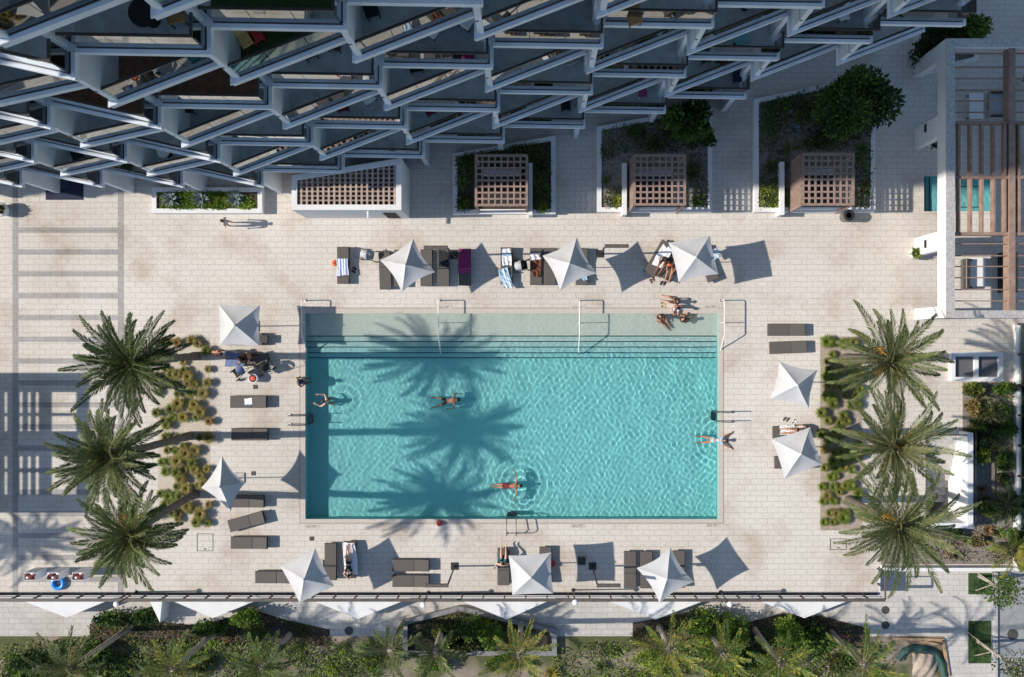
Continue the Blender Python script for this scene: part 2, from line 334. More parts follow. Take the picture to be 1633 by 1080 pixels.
def water_mat():
    m = bpy.data.materials.new('pool_water'); m.use_nodes = True; nt = m.node_tree; L = nt.links.new
    nt.nodes.remove(nt.nodes['Principled BSDF'])
    g = nt.nodes.new('ShaderNodeBsdfGlass'); g.inputs['IOR'].default_value = 1.33; g.inputs['Roughness'].default_value = 0
    g.inputs['Color'].default_value = (.90,.985,.985,1)
    L(g.outputs[0], nt.nodes['Material Output'].inputs[0])
    return m
M['water'] = water_mat()
def waves(X, Y, seed, rings=()):
    rng = np.random.default_rng(seed); h = np.zeros_like(X)
    for i in range(60):
        wl = float(rng.choice([rng.uniform(.20,.30), rng.uniform(.26,.5), rng.uniform(.7,1.8)])); a = rng.normal(.12, .62)+(np.pi/2 if rng.random() < .18 else 0); k = 2*np.pi/wl
        env = .55 + .45*np.sin(.45*X*np.cos(a+1.3)+.55*Y*np.sin(a+2.0)+rng.uniform(0,7))
        h += env*(.0019 if wl < .3 else .0017 if wl < .65 else .0026)*wl*(1 if wl > .65 else np.clip(.86+.028*(X+2), .55, 1.1))*np.sin(k*(X*np.cos(a)+Y*np.sin(a)) + .8*np.sin(.5*X+.3*Y+i) + rng.uniform(0,7))
    for cx, cy, amp, wl, rad in rings:
        d = np.hypot(X-cx, Y-cy); h += amp*np.exp(-(d/rad)**2)*np.cos(2*np.pi*d/wl)*np.clip(d/.3,0,1)
    return h
def water(name, x0, x1, y0, y1, z, st, seed, rings=()):
    nx = int((x1-x0)/st); ny = int((y1-y0)/st)
    X, Y = np.meshgrid(np.linspace(x0,x1,nx+1), np.linspace(y0,y1,ny+1)); Z = waves(X,Y,seed,rings)+z
    idx = np.arange((nx+1)*(ny+1)).reshape(ny+1,nx+1)
    f = np.stack([idx[:-1,:-1],idx[:-1,1:],idx[1:,1:],idx[1:,:-1]],-1).reshape(-1,4)
    mb = MB(); mb.v = np.stack([X,Y,Z],-1).reshape(-1,3).tolist(); mb.f = f.tolist(); mb.m = [0]*len(mb.f)
    o = mb.build(name, M['water'], smooth=True); tag(o, kind='structure'); o.cycles.is_caustics_caster = True
    return o
_r = lambda u,v,a,wl,rad: (P(u,v).x, P(u,v).y, a, wl, rad)
water('pool_water', XL, XR, YB, YT, WZ, .046, 5, (_r(812,775,.006,.36,1.6), _r(818,800,.004,.28,.8), _r(1135,700,.006,.34,1.4), _r(722,640,.004,.5,1.6), _r(527,640,.004,.45,1.4)))
# spa
mb = MB(); zs = -.9
ix0, ix1, iy0, iy1 = SX0+.95, SX1-.65, SY0+.3, SY1-.5
mb.add([(SX0,SY0,-.5),(SX1,SY0,-.5),(SX1,SY1,-.5),(SX0,SY1,-.5),(ix0,iy0,-.5),(ix1,iy0,-.5),(ix1,iy1,-.5),(ix0,iy1,-.5),(ix0,iy0,zs),(ix1,iy0,zs),(ix1,iy1,zs),(ix0,iy1,zs),
        (SX0,SY0,0),(SX1,SY0,0),(SX1,SY1,0),(SX0,SY1,0)],
       [(0,1,5,4),(1,2,6,5),(2,3,7,6),(3,0,4,7),(4,5,9,8),(5,6,10,9),(6,7,11,10),(7,4,8,11),(8,9,10,11),(0,12,13,1),(1,13,14,2),(2,14,15,3),(3,15,12,0)])
for q in ((ix0-.05,ix1+.05,iy0-.05,iy0),(ix0-.05,ix1+.05,iy1,iy1+.05),(ix0-.05,ix0,iy0,iy1),(ix1,ix1+.05,iy0,iy1)): mb.box(*q,-.52,-.485,1)
mb.box(SX0+.18, SX0+.24, SY0+.02, SY1-.02, -.49, -.47, 1); mb.box(SX0+.42, SX0+.48, SY0+.02, SY1-.02, -.49, -.47, 1)
sp = mb.build('spa_basin', [M['plaster'], M['nosing']]); tag(sp, kind='structure'); sp.cycles.is_caustics_receiver = True
water('spa_water', SX0, SX1, SY0, SY1, -.10, .07, 9)
for (u, v) in ((508,491),): pass

# ------------------------------------------------------------------ apartment building with sawtooth balconies
bld = empty('apartment_building', (-13.35, 20, 0), 0, 'white apartment tower with rows of sawtooth balconies behind glass balustrades', 'building')
BO = Vector((13.35, -20, 0))                         # children are written in world coordinates
SP, DRY = 3.93, .725
def yk(k): return 7.65 + DRY*max(0, k)
def ax(k): return -13.35 + SP*k
def bx(k): return -13.75 + SP*k
rnd = random.Random(4)
def front(kind, k):
    """front line of a tooth, left to right, then the corner where the next begins"""
    if kind == 'A':
        l = (ax(k-1), yk(k-1)+(.86 if k <= 0 else .79)); t = (ax(k), yk(k)); r = (ax(k), yk(k)+.80)
        return [l, t, r]
    t = (bx(k), yk(k)); l = (bx(k), yk(k)+.80); r = (bx(k+1), yk(k+1)+(.86 if k < 0 else .79))
    return [l, t, r]
def offset_line(pts, d):
    out = []; n = len(pts)
    for i in range(n):
        ns = []
        for a, b in ((i-1,i),(i,i+1)):
            if a < 0 or b >= n: continue
            e = Vector((pts[b][0]-pts[a][0], pts[b][1]-pts[a][1])).normalized(); ns.append(Vector((-e.y, e.x)))
        if len(ns) == 1: q = ns[0]*d
        else:
            bis = (ns[0]+ns[1]).normalized(); q = bis*(d/max(.3, bis.dot(ns[0])))
        out.append((pts[i][0]+q.x, pts[i][1]+q.y))
    return out
def in_view(kind, k, z):
    s = FPX/(CAMZ-z-1.2)
    for p in front(kind, k):
        for pp in (p, (p[0], p[1]+.5)):
            u, v = U0+pp[0]*s, V0-pp[1]*s
            if -60 < u < 1680 and v > -75: return True
    return False
def slab(mb, kind, k, z):
    f = front(kind, k); a = f[0][0]; b = f[-1][0]; back = yk(k)+3.0
    if kind == 'A': poly = [f[0], f[1], (b, back), (a, back)]
    else: poly = [f[1], f[2], (b, back), (a, back)]
    mb.prism(poly, z-.31, z)
floors = ['tile_grey']*6 + ['tile_dark']*2
fl_fix = {('B',0,18.9):'tile_brown', ('B',-1,24.9):'tile_grey', ('B',1,18.9):'turf', ('A',0,15.9):'tile_brown', ('A',1,15.9):'tile_brown', ('A',2,21.9):'turf', ('B',3,24.9):'turf', ('A',3,9.9):'tile_grey'}
rest = MB(); LEV = [(3.9,'A'),(6.9,'B'),(9.9,'A'),(12.9,'B'),(15.9,'A'),(18.9,'B'),(21.9,'A'),(24.9,'B'),(27.9,'A'),(30.9,'B'),(33.9,'A')]
nb = 0
for z, kind in LEV:
    kmax = 6 if z == 3.9 else (7 if z == 6.9 else 8)
    for k in range(-10, kmax+1):
        if nb >= 100 or not in_view(kind, k, z) or z > 28:
            slab(rest, kind, k, z); continue
        nb += 1
        b = MB(); slab(b, kind, k, z)
        bal = b.build('balcony', M['building'], bld, BO)
        f = front(kind, k); line = f
        # raised kerb along the open edge
        inn = offset_line(line, .085); out3 = offset_line(line, -.035)
        m = MB()
        for i in range(2):
            m.prism([out3[i], out3[i+1], inn[i+1], inn[i]], z-.06, z+.03)
        m.build('edge_kerb', M['building'], bal)
        # floor finish
        a_, b_ = f[0][0]+.01, f[-1][0]-.01; back = yk(k)+2.7; i2 = offset_line(line, .30)
        if kind == 'A': poly = [(a_, i2[0][1]), i2[1], (i2[1][0], back), (a_, back)]
        else: poly = [i2[1], (b_, i2[2][1]), (b_, back), (i2[1][0], back)]
        fm = fl_fix.get((kind,k,z)) or rnd.choice(floors)
        MB().sheet(poly, z+.006).build('floor_finish', M[fm], bal)
        # glass balustrade and rail
        gl = offset_line(line, .12); hh = 1.08
        if kind == 'A': gl[0] = (f[0][0]+.1, gl[0][1]); gl[2] = (gl[1][0], gl[2][1]-.03)
        else: gl[2] = (f[2][0]-.1, gl[2][1]); gl[0] = (gl[1][0], gl[0][1]-.03)
        m = MB(); rl = MB()
        for i in range(2):
            p, q = Vector((*gl[i],0)), Vector((*gl[i+1],0)); d = (q-p); L_ = d.length; d.normalize(); n = max(1, round(L_/1.35))
            for j in range(n):
                s0 = p + d*(L_*j/n + (.012 if j else .03)); s1 = p + d*(L_*(j+1)/n - (.012 if j < n-1 else .03))
                m.bar(s0+Vector((0,0,z+.07+hh/2)), s1+Vector((0,0,z+.07+hh/2)), .014, hh-.02, 0)
            ext = d*.03
            rl.bar(p-ext+Vector((0,0,z+.07+hh)), q+ext+Vector((0,0,z+.075+hh)) if i == 0 else q+Vector((0,0,z+.07+hh)), .085, .05 if i == 0 else .056)
            rl.bar(p+Vector((0,0,z+.035)), q+Vector((0,0,z+.035)), .03, .05 if i == 0 else .056)
        m.build('glass_panels', M['glass'], bal); rl.build('hand_rail', M['rail'], bal)
        # privacy wall that carries the slab above
        zt = z + 2.69 - .004
        m = MB()
        if kind == 'B':
            kx = k+0; x = ax(kx)-.12
            if bx(k) < x < bx(k+1): m.box(x-.2, x, yk(kx)+.16, yk(k)+2.9, z+.01, zt)
        else:
            x = bx(k)+.02
            if ax(k-1) < x < ax(k): m.box(x, x+.2, yk(k)+.9, yk(k)+2.9, z+.01, zt)
        if m.v: m.build('privacy_wall', M['building'], bal)
rest.build('upper_slabs', M['building'], bld, BO)
mb = MB(); gw = MB()
for k in range(-11, 9):
    x0, x1 = ax(k-1), ax(k)
    mb.box(x0+(.003 if k > -11 else 0), x1, yk(k)+2.62, 30, -.5, 35)
    for z, kind in LEV:
        if z > 28: continue
        gw.box(x0+.5, x1-.35, yk(k)+2.58, yk(k)+2.615, z+.02, z+2.4)
mb.build('core_wall', M['building'], bld, BO); gw.build('window_wall', M['darkglass'], bld, BO)
# ground-floor piers under the lowest slab
for k in range(-4, 7):
    x = ax(k)-.15
    MB().box(x-.25, x, yk(k)+.35, yk(k)+2.7, 0, 3.58).build('ground_pier', M['building'], bld, BO)
gd = MB()
for k in range(-6, 7): gd.box(ax(k-1)+.3, ax(k)-.45, yk(k)+2.57, yk(k)+2.61, .02, 2.9)
gd.build('ground_doors', M['darkglass'], bld, BO)

# ------------------------------------------------------------------ vegetation builders
def leaf(mb, p, d, n, L, W, m):
    """a pointed leaf: two triangles folded on the midrib"""
    d = d.normalized(); s = d.cross(n)
    if s.length < 1e-4: s = Vector((1,0,0))
    s.normalize()
    mb.add([p, p+d*(L*.45)+s*(W/2), p+d*L, p+d*(L*.45)-s*(W/2)], [(0,1,2),(0,2,3)], m)
def frond(mb, base, az, el, L, droop, rg, nleaf=34, ll=.34, lw=.035, mats=(0,1,2), stem=3, twist=0):
    pts = []; p = Vector(base); e = el; N = 10
    for i in range(N+1):
        pts.append(p.copy()); p = p + Vector((math.cos(az)*math.cos(e), math.sin(az)*math.cos(e), math.sin(e)))*(L/N)
        e -= droop/N*(.4+1.2*i/N); az += twist/N
    mb.tube(pts, [.022-.019*i/N for i in range(N+1)], 4, stem, caps=False)
    for i in range(nleaf):
        t = .10 + .90*i/nleaf; x = t*N; j = min(N-1, int(x)); q = pts[j].lerp(pts[j+1], x-j); d = (pts[j+1]-pts[j]).normalized()
        side = d.cross(Vector((0,0,1)))
        if side.length < .05: side = Vector((math.sin(az), -math.cos(az), 0))
        side.normalize(); up = side.cross(d)
        l = ll*(math.sin(PI*min(1,(.16+t*.80)))**.6)*(.85+.3*rg.random())
        for sgn in (1,-1):
            dd = side*sgn*(.85-.42*t) + d*(.55+.45*t) + up*(.28+.2*rg.random()) + Vector((rg.gauss(0,.07),rg.gauss(0,.07),-.10+rg.gauss(0,.08)))
            leaf(mb, q, dd, up + side*sgn*.3, l, lw*(.8+.4*rg.random()), mats[min(len(mats)-1, int(rg.random()*len(mats)))])
def palm(label, base, crown_h, Rr, seed, nfr=46, mats=('palm_a','palm_b','palm_c'), fruit=0, lean=(0,0), group=None, tr=.17, ll=.36, el_rng=(-.35,1.35), nleaf=48, bark='bark', z0=0, name='palm_tree', lw=.046):
    rg = random.Random(seed)
    o = empty(name, (base[0], base[1], z0), 0, label, 'palm tree', group)
    top = Vector((lean[0], lean[1], crown_h))
    t = MB(); N = 14
    pts = [Vector((lean[0]*(i/N)**1.5, lean[1]*(i/N)**1.5, crown_h*i/N)) for i in range(N+1)]
    t.tube(pts, [tr*(1.45-.35*min(1,i/2.0)) * (1+.05*((i%2)*2-1)) if i < N-2 else tr*1.25 for i in range(N+1)], 10)
    t.build('trunk', M[bark], o, smooth=False)
    # old leaf bases under the crown
    bb = MB()
    for i in range(26):
        a = i*2.4; z = crown_h-.55+.5*i/26
        leaf(bb, top+Vector((math.cos(a)*tr, math.sin(a)*tr, z-crown_h)), Vector((math.cos(a),math.sin(a),1.2)), Vector((0,0,1)), .35, .12, 0)
    bb.build('leaf_bases', M[bark], o)
    c = MB()
    for i in range(nfr):
        f = (i+.5)/nfr
        el = el_rng[1] + (el_rng[0]-el_rng[1])*f**.85 + rg.gauss(0,.09)
        az = i*2.39996 + rg.gauss(0,.18)
        L = Rr*(.72+.42*math.sin(PI*min(1,.15+f*.9)))*(.78+.42*rg.random())
        mm = (1,1,0) if f > .72 else ((0,0,1,2) if f > .3 else (0,2,2,0))
        frond(c, top+Vector((math.cos(az)*.08, math.sin(az)*.08, -.1*f)), az, el, L, .95+.5*rg.random(), rg, nleaf, ll, lw, mm, 3, rg.gauss(0,.25))
    c.build('crown', [M[x] for x in mats]+[M['rachis']], o)
    if crown_h > 4:
        dd = MB()
        for i in range(4):
            frond(dd, top+Vector((0,0,-.3)), rg.uniform(0,6.28), rg.uniform(-.75,-.35), Rr*rg.uniform(.5,.75), .8, rg, 24, ll*.8, lw*.7, (0,), 0)
        dd.build('dry_fronds', M['grass_b'], o)
    for i in range(fruit):
        a = rg.uniform(0,2*PI); m = MB(); e = top+Vector((math.cos(a)*.75, math.sin(a)*.75, .22))
        m.tube([top, top.lerp(e,.5)+Vector((0,0,.18)), e], .02, 5)
        for j in range(70):
            q = e + Vector((rg.gauss(0,.09)+math.cos(a)*rg.uniform(-.15,.18), rg.gauss(0,.09)+math.sin(a)*rg.uniform(-.15,.18), rg.gauss(-.06,.07)))
            leaf(m, q, Vector((rg.gauss(0,1),rg.gauss(0,1),rg.gauss(0,1))), Vector((0,0,1)), .07, .05, 0)
        m.build('fruit_bunch', M['fruit'], o)
    return o
def clump_mesh(seed, r, h, n, mb=None, c=(0,0,0), m=0):
    rg = random.Random(seed); mb = mb or MB()
    for i in range(n):
        a = rg.uniform(0,2*PI); rr = r*.28*math.sqrt(rg.random()); p = Vector((c[0]+math.cos(a)*rr, c[1]+math.sin(a)*rr, c[2]))
        a2 = a+rg.gauss(0,.5); out = Vector((math.cos(a2),math.sin(a2),0)); t = rg.random()**.7; L = h*(.75+.4*rg.random())
        mid = p+out*(r*.45*t)+Vector((0,0,L*.72)); tip = p+out*(r*(.45+.55*t))+Vector((0,0,L*(1.0-.5*t)))
        s = Vector((-out.y,out.x,0))*(.008+.006*rg.random())
        mb.add([p-s, p+s, mid+s*.9, mid-s*.9, tip], [(0,1,2,3),(3,2,4)], (m if m else 0) if rg.random() < .72 else 1)
    return mb
def bush_mesh(mb, c, rx, ry, rz, n, L, rg, mats=(0,), lobes=7):
    lob = []
    for i in range(lobes):
        a = rg.uniform(0,2*PI); q = math.sqrt(rg.random())*.62
        lob.append((Vector((c[0]+math.cos(a)*rx*q, c[1]+math.sin(a)*ry*q, c[2]+rz*(rg.uniform(.35,.75)))), rg.uniform(.32,.55), rg.choice(mats)))
    for i in range(n):
        lc, lr, lm = rg.choice(lob)
        d = Vector((rg.gauss(0,1),rg.gauss(0,1),rg.gauss(.35,1))).normalized(); s = lr*(rg.random()**.35)
        p = lc + Vector((d.x*rx*s, d.y*ry*s, d.z*rz*s))
        if p.z < c[2]+.02: p.z = c[2]+.02+rg.random()*.05
        ld = (d + Vector((rg.gauss(0,.6),rg.gauss(0,.6),rg.gauss(.1,.5)))).normalized()
        leaf(mb, p, ld, Vector((rg.gauss(0,.5),rg.gauss(0,.5),1)), L*(.7+.6*rg.random()), L*.55, lm if rg.random() < .75 else rg.choice(mats))
def bush(label, u, v, rx, ry, h, z0=0, n=700, L=.14, mats=('bush_g','bush_d'), seed=1, name='shrub', cat='shrub', lobes=7, group=None):
    rg = random.Random(seed); p = P(u, v, z0+h*.6); o = empty(name, (p.x, p.y, z0), 0, label, cat, group)
    t = MB()
    for i in range(6):
        a = i*1.05; t.tube([(0,0,0),(math.cos(a)*rx*.2, math.sin(a)*ry*.2, h*.35),(math.cos(a)*rx*.5, math.sin(a)*ry*.5, h*.62)], [.03,.022,.01], 5)
    t.build('stems', M['bark'], o)
    m = MB(); bush_mesh(m, (0,0,0), rx, ry, h, n, L, rg, tuple(range(len(mats))), lobes); m.build('foliage', [M[x] for x in mats], o)
    return o
def rosette(label, u, v, r, z0=0, n=26, mats='agave', seed=1, name='agave', cat='plant', group=None, w=.09, up=.5):
    rg = random.Random(seed); p = P(u, v, z0); m = MB()
    for i in range(n):
        a = i*2.4+rg.gauss(0,.1); e = up + 1.0*(1-i/n) if False else (1.25-(1.25-.15)*(1-(i/n)))+rg.gauss(0,.08)
        L = r*(.8+.35*rg.random())*(1.0 if e < .9 else .75); d = Vector((math.cos(a)*math.cos(e), math.sin(a)*math.cos(e), math.sin(e))); s = Vector((-math.sin(a), math.cos(a), 0))
        b0 = d*.04+Vector((0,0,.03)); k = d*(L*.5)+Vector((0,0,.03)); t = d*L+Vector((0,0,-.05*L)); dn = Vector((0,0,-w*.25))
        m.add([b0+s*w*.35, b0-s*w*.35, k+s*w*.5, k+dn, k-s*w*.5, t], [(0,3,2),(0,1,3),(1,4,3),(2,3,5),(3,4,5)], 0)
    o = m.build(name, M[mats], None, (p.x, p.y, z0)); tag(o, label, cat, group)
    return o
def cover(name, polys, z, n, L, mats, seed, h=.12, label=None):
    """ground cover nobody could count: many small leaves over one or more polygons"""
    rg = random.Random(seed); m = MB()
    def inside(p, poly):
        c = False; j = len(poly)-1
        for i in range(len(poly)):
            if (poly[i][1] > p[1]) != (poly[j][1] > p[1]) and p[0] < (poly[j][0]-poly[i][0])*(p[1]-poly[i][1])/(poly[j][1]-poly[i][1])+poly[i][0]: c = not c
            j = i
        return c
    for poly in polys:
        xs = [q[0] for q in poly]; ys = [q[1] for q in poly]; area = (max(xs)-min(xs))*(max(ys)-min(ys))
        seeds = [(rg.uniform(min(xs),max(xs)), rg.uniform(min(ys),max(ys)), rg.uniform(.15,.6), rg.randrange(len(mats))) for _ in range(int(area*1.6)+3)]
        k = 0
        while k < n*area:
            s = rg.choice(seeds); p = (s[0]+rg.gauss(0,s[2]), s[1]+rg.gauss(0,s[2])); k += 1
            if not inside(p, poly): continue
            d = Vector((rg.gauss(0,1),rg.gauss(0,1),abs(rg.gauss(.5,.5))))
            leaf(m, Vector((p[0],p[1],z+rg.random()*h)), d, Vector((rg.gauss(0,.5),rg.gauss(0,.5),1)), L*(.6+.8*rg.random()), L*.4, s[3] if rg.random() < .7 else rg.randrange(len(mats)))
    return tag(m.build(name, [M[x] for x in mats]), label, None, None, 'stuff')

# ------------------------------------------------------------------ right pergola (timber grid in a concrete frame on white piers)
ZP = 3.7
def beamx(u0, z=ZP): return (u0-U0)/FPX*(CAMZ-z)
pg = empty('pergola', (20.1, 8, 0), 0, 'large pergola of white piers, concrete frame and timber grid over the spa', 'pergola')
PO = Vector((-20.1, -8, 0)); pX0, pX1, pY0, pY1 = 20.1, 31.0, 1.26, 14.95
def pbuild(mb, n, m): return mb.build(n, m, pg, PO)
def frame_beam(x0,x1,y0,y1):
    m = MB().box(x0,x1,y0,y1,2.77,ZP-.012); pbuild(m, 'frame_beam', M['white'])
    pbuild(MB().box(x0-.004,x1+.004,y0-.004,y1+.004,ZP-.010,ZP+.05), 'beam_cap', M['concrete'])
frame_beam(pX0, pX0+.42, pY0, pY1); frame_beam(pX0+.43, pX1, pY1-.40, pY1); frame_beam(pX0+.43, pX1, pY0, pY0+.36)
for ya, yb in ((14.15,15.1-.16),(10.35,11.4),(4.65,5.6),(1.27,1.85)):
    pbuild(MB().box(pX0+.01, pX0+.40, ya, yb, 0, 2.768), 'pier', M['white'])
for ya, yb in ((14.15,14.94),(10.35,11.4),(4.65,5.6),(1.27,1.85)):
    pbuild(MB().box(27.6, 28.0, ya, yb, 0, 2.768), 'pier', M['white'])
ym = [(V0-v)/FPX*(CAMZ-3.4) for v in (196, 283, 373)]
main_x = (1614-U0)/FPX*(CAMZ-3.5)
pbuild(MB().box(main_x-.16, main_x+.14, pY0+.37, pY1-.41, 2.95, 3.55), 'main_beam', M['timber'])
for y in ym: 
    for xa, xb in ((pX0+.43, main_x-.165),(main_x+.145, pX1)): pbuild(MB().box(xa, xb, y-.08, y+.08, 3.15, 3.45), 'cross_beam', M['timber'])
for u in (1530,1548.5,1567,1585.5,1603,1626,1645):
    x = (u-U0)/FPX*(CAMZ-3.5)
    for ya, yb in ((ym[2]+.085, ym[1]-.085),(ym[1]+.085, ym[0]-.085)): pbuild(MB().box(x-.05, x+.05, ya, yb, 3.2, 3.52), 'slat', M['timber'])
for vv in (85,107,125,144,161,179, 389,408,425,443,462,480):
    y = (V0-vv)/FPX*(CAMZ-3.4)
    for xa, xb in ((pX0+.43, main_x-.165),(main_x+.145, pX1)): pbuild(MB().box(xa, xb, y-.025, y+.025, 3.3, 3.42), 'rod', M['timber'])
# light fittings on piers
for v in (215, 394):
    m = MB().box(pX0-.06, pX0+.005, (V0-v)/30-.2, (V0-v)/30+.2, 1.35, 1.5); pbuild(m, 'wall_light', M['black'])

def table(label, u, v, w, l, h, rz=0, top='white', z0=0, name='table'):
    p = P(u,v,z0); o = empty(name, (p.x,p.y,z0), rz, label, 'table')
    MB().rbox(-w/2,w/2,-l/2,l/2,h-.05,h,.01).build('table_top', M[top], o)
    for sx in (-1,1):
        for sy in (-1,1): MB().box(sx*(w/2-.08)-.03, sx*(w/2-.08)+.03, sy*(l/2-.08)-.03, sy*(l/2-.08)+.03, 0, h-.051).build('leg', M['rail'], o)
    return o
def sofa(label, u, v, w, l, rz=0, z0=0, cush='grey_cloth', name='sofa', cat='sofa'):
    p = P(u,v,z0); o = empty(name, (p.x,p.y,z0), rz, label, cat)
    MB().rbox(-w/2,w/2,-l/2,l/2,.1,.4,.03).build('seat', M[cush], o)
    MB().rbox(w/2-.2,w/2+.02,-l/2,l/2,.405,.8,.03).build('backrest', M['rail'], o)
    for s in (-1,1): MB().rbox(-w/2,w/2-.21,s*(l/2-.06)-.06,s*(l/2-.06)+.06,.405,.62,.02).build('armrest', M['rail'], o)
    for sx in (-1,1):
        for sy in (-1,1): MB().box(sx*(w/2-.1)-.03, sx*(w/2-.1)+.03, sy*(l/2-.1)-.03, sy*(l/2-.1)+.03, 0, .099).build('leg', M['rail'], o)
    return o
table('low white table in the shaded north bay of the pergola', 1551, 172, .75, 1.35, .42)
table('low white table in the sunlit south bay of the pergola', 1553, 435, .82, 1.5, .42)
sofa('grey cushioned sofa beside the shaded white table', 1588, 170, .95, 1.4)
sofa('dark slatted bench west of the sunlit white table', 1536, 438, .38, 1.55, PI, cush='wicker', name='bench', cat='bench')
sofa('black sofa east of the sunlit white table', 1600, 436, .7, 2.1, 0, cush='black')
def pot(label, u, v, r, h, plant=('agave_g',), pr=.4, potm='white', z0=0, seed=1):
    p = P(u,v,z0); o = empty('potted_plant', (p.x,p.y,z0), 0, label, 'potted plant'); rg = random.Random(seed)
    MB().lathe([(r*.7,0),(r,.55*h),(r,h),(r*.85,h),(r*.82,h-.06)], n=16).build('pot', M[potm], o, smooth=False)
    m = MB()
    for i in range(60):
        a = i*2.4; e = rg.uniform(.1,1.4); leaf(m, Vector((math.cos(a)*.06,math.sin(a)*.06,h-.05)), Vector((math.cos(a)*math.cos(e),math.sin(a)*math.cos(e),math.sin(e))), Vector((0,0,1)), pr*(.7+.5*rg.random()), .10, rg.randrange(len(plant)))
    m.build('plant', [M[x] for x in plant], o)
pot('white pot with a lime plant beside a sunlit white pergola pier', 1455, 406, .30, .55, ('bush_y','agave_g'), .38)
pot('white pot with a dark plant in shade beside a pergola pier', 1485, 232, .30, .55, ('bush_d','bush_o'), .42, seed=3)
pot('round pale pot with a brown plant at the west edge of the deck', 8, 336, .38, .6, ('bush_o','grass_b','bush_d'), .35, seed=7)
pot('white pot with a small yellow-green plant on the far side of the pergola beam', 1629, 132, .3, .6, ('bush_y','bush_g'), .3, seed=9)
# hammock chair, dark umbrella-like hanging things are left to the timber

# ------------------------------------------------------------------ canopy west of the deck (its roof throws the slotted shade)
cn = empty('shade_canopy', (-33, -5.3, 0), 0, 'slotted shade canopy on white posts at the west end of the deck', 'canopy')
off = 3.7/math.tan(SUN_EL)
def sx(u): return (u-U0)/30 - off
def sy(v): return (V0-v)/30
xs = [-44, sx(-60), sx(-45), sx(8), sx(14.5), sx(32), sx(39), sx(45), sx(52), sx(57.5), sx(65), sx(83), sx(125), sx(143)]
ys = [sy(820), sy(791), sy(755), sy(750), sy(730), sy(690), sy(666), sy(661), sy(628), sy(597)]
mb = MB()
openx = {3,5,7,9,11}; openy = {1,3-0 and 3,5,7}
for i in range(len(xs)-1):
    for j in range(len(ys)-1):
        if i in openx and j in (1,3,5,7): continue
        mb.box(xs[i],xs[i+1],ys[j],ys[j+1],3.62,3.7)
mb.build('slotted_roof', M['concrete'], cn, Vector((33,5.3,0)))
for x in (xs[0]+.3, xs[-1]-.3):
    for y in (ys[0]+.3, ys[-1]-.3): MB().box(x-.2,x+.2,y-.2,y+.2,0,3.62).build('post', M['white'], cn, Vector((33,5.3,0)))

# ------------------------------------------------------------------ planters, lattice cabanas, bar pavilion
def ring_wall(pts, t, z0, z1):
    """walls along a closed polygon (ccw), mitred, thickness t inwards"""
    n = len(pts); inn = []
    for i in range(n):
        a, b, c_ = Vector(pts[i-1]), Vector(pts[i]), Vector(pts[(i+1)%n])
        n1 = Vector((-(b-a).y,(b-a).x)).normalized(); n2 = Vector((-(c_-b).y,(c_-b).x)).normalized(); bi = (n1+n2).normalized()
        inn.append(tuple(b + bi*(t/max(.3,bi.dot(n1)))))
    m = MB()
    for i in range(n):
        j = (i+1)%n; m.prism([pts[i],pts[j],inn[j],inn[i]], z0, z1)
    return m, inn
def planter(label, px, h=.45, t=.24, soil='soil', curb='white', z0=0):
    poly = poly_px(px, z0+h)
    o = empty('planter', (poly[0][0],poly[0][1],z0), 0, label, 'planter'); OF = Vector((-poly[0][0],-poly[0][1],-z0))
    m, inn = ring_wall(poly, t, z0, z0+h); m.build('kerb_wall', M[curb], o, OF)
    MB().sheet(inn, z0+h-.08).build('soil', M[soil], o, OF)
    return inn, z0+h-.08
pin1, pz = planter('white walled planter around the western lattice cabana', [(722,245),(886,216),(886,341),(722,341)])
pin2, _ = planter('white walled planter around the middle lattice cabana', [(952,202),(1136,167),(1136,338),(952,338)], soil='sandsoil')
pin3, _ = planter('white walled planter around the eastern lattice cabana', [(1203,158),(1396,118),(1396,338),(1203,338)], soil='sandsoil')
pin0, _ = planter('long white planter of lime groundcover below the balconies', [(242,299),(418,299),(418,340),(242,340)])
def sub(px, z): return poly_px(px, z)
cover('groundcover', [pin0], pz, 2600, .13, ('bush_y','bush_l','bush_l','bush_g'), 3, .12)
cover('groundcover', [sub([(728,250),(762,243),(762,338),(728,338)], pz), sub([(843,232),(880,224),(880,338),(843,338)], pz), sub([(728,250),(880,224),(880,245),(728,265)], pz)], pz, 420, .15, ('bush_d','bush_g','bush_o'), 4, .25)
cover('groundcover', [sub([(958,208),(1128,178),(1128,240),(1000,245),(958,260)], pz), sub([(1096,245),(1128,245),(1128,332),(1096,332)], pz), sub([(960,300),(1000,300),(1000,332),(960,332)], pz)], pz, 320, .15, ('bush_d','bush_o','bush_g'), 5, .3)
cover('groundcover', [sub([(1210,165),(1260,158),(1258,330),(1210,330)], pz), sub([(1362,225),(1390,225),(1390,332),(1362,332)], pz), sub([(1210,165),(1330,140),(1330,160),(1210,185)], pz), sub([(1262,150),(1390,125),(1390,240),(1262,240)], pz)], pz, 300, .16, ('bush_g','bush_d','bush_o'), 6, .3)
cover('groundcover', [sub([(1210,298),(1250,298),(1250,332),(1210,332)], pz)], pz, 900, .14, ('bush_y','bush_g'), 8, .25)
for i, (u, lab) in enumerate(((273,'western spiky blue agave in the long lime planter'),(321,'middle spiky blue agave in the long lime planter'),(376,'eastern spiky blue agave in the long lime planter'))):
    rosette(lab, u, 318, .58, pz+.10, 34, 'agave', i+1, w=.11)
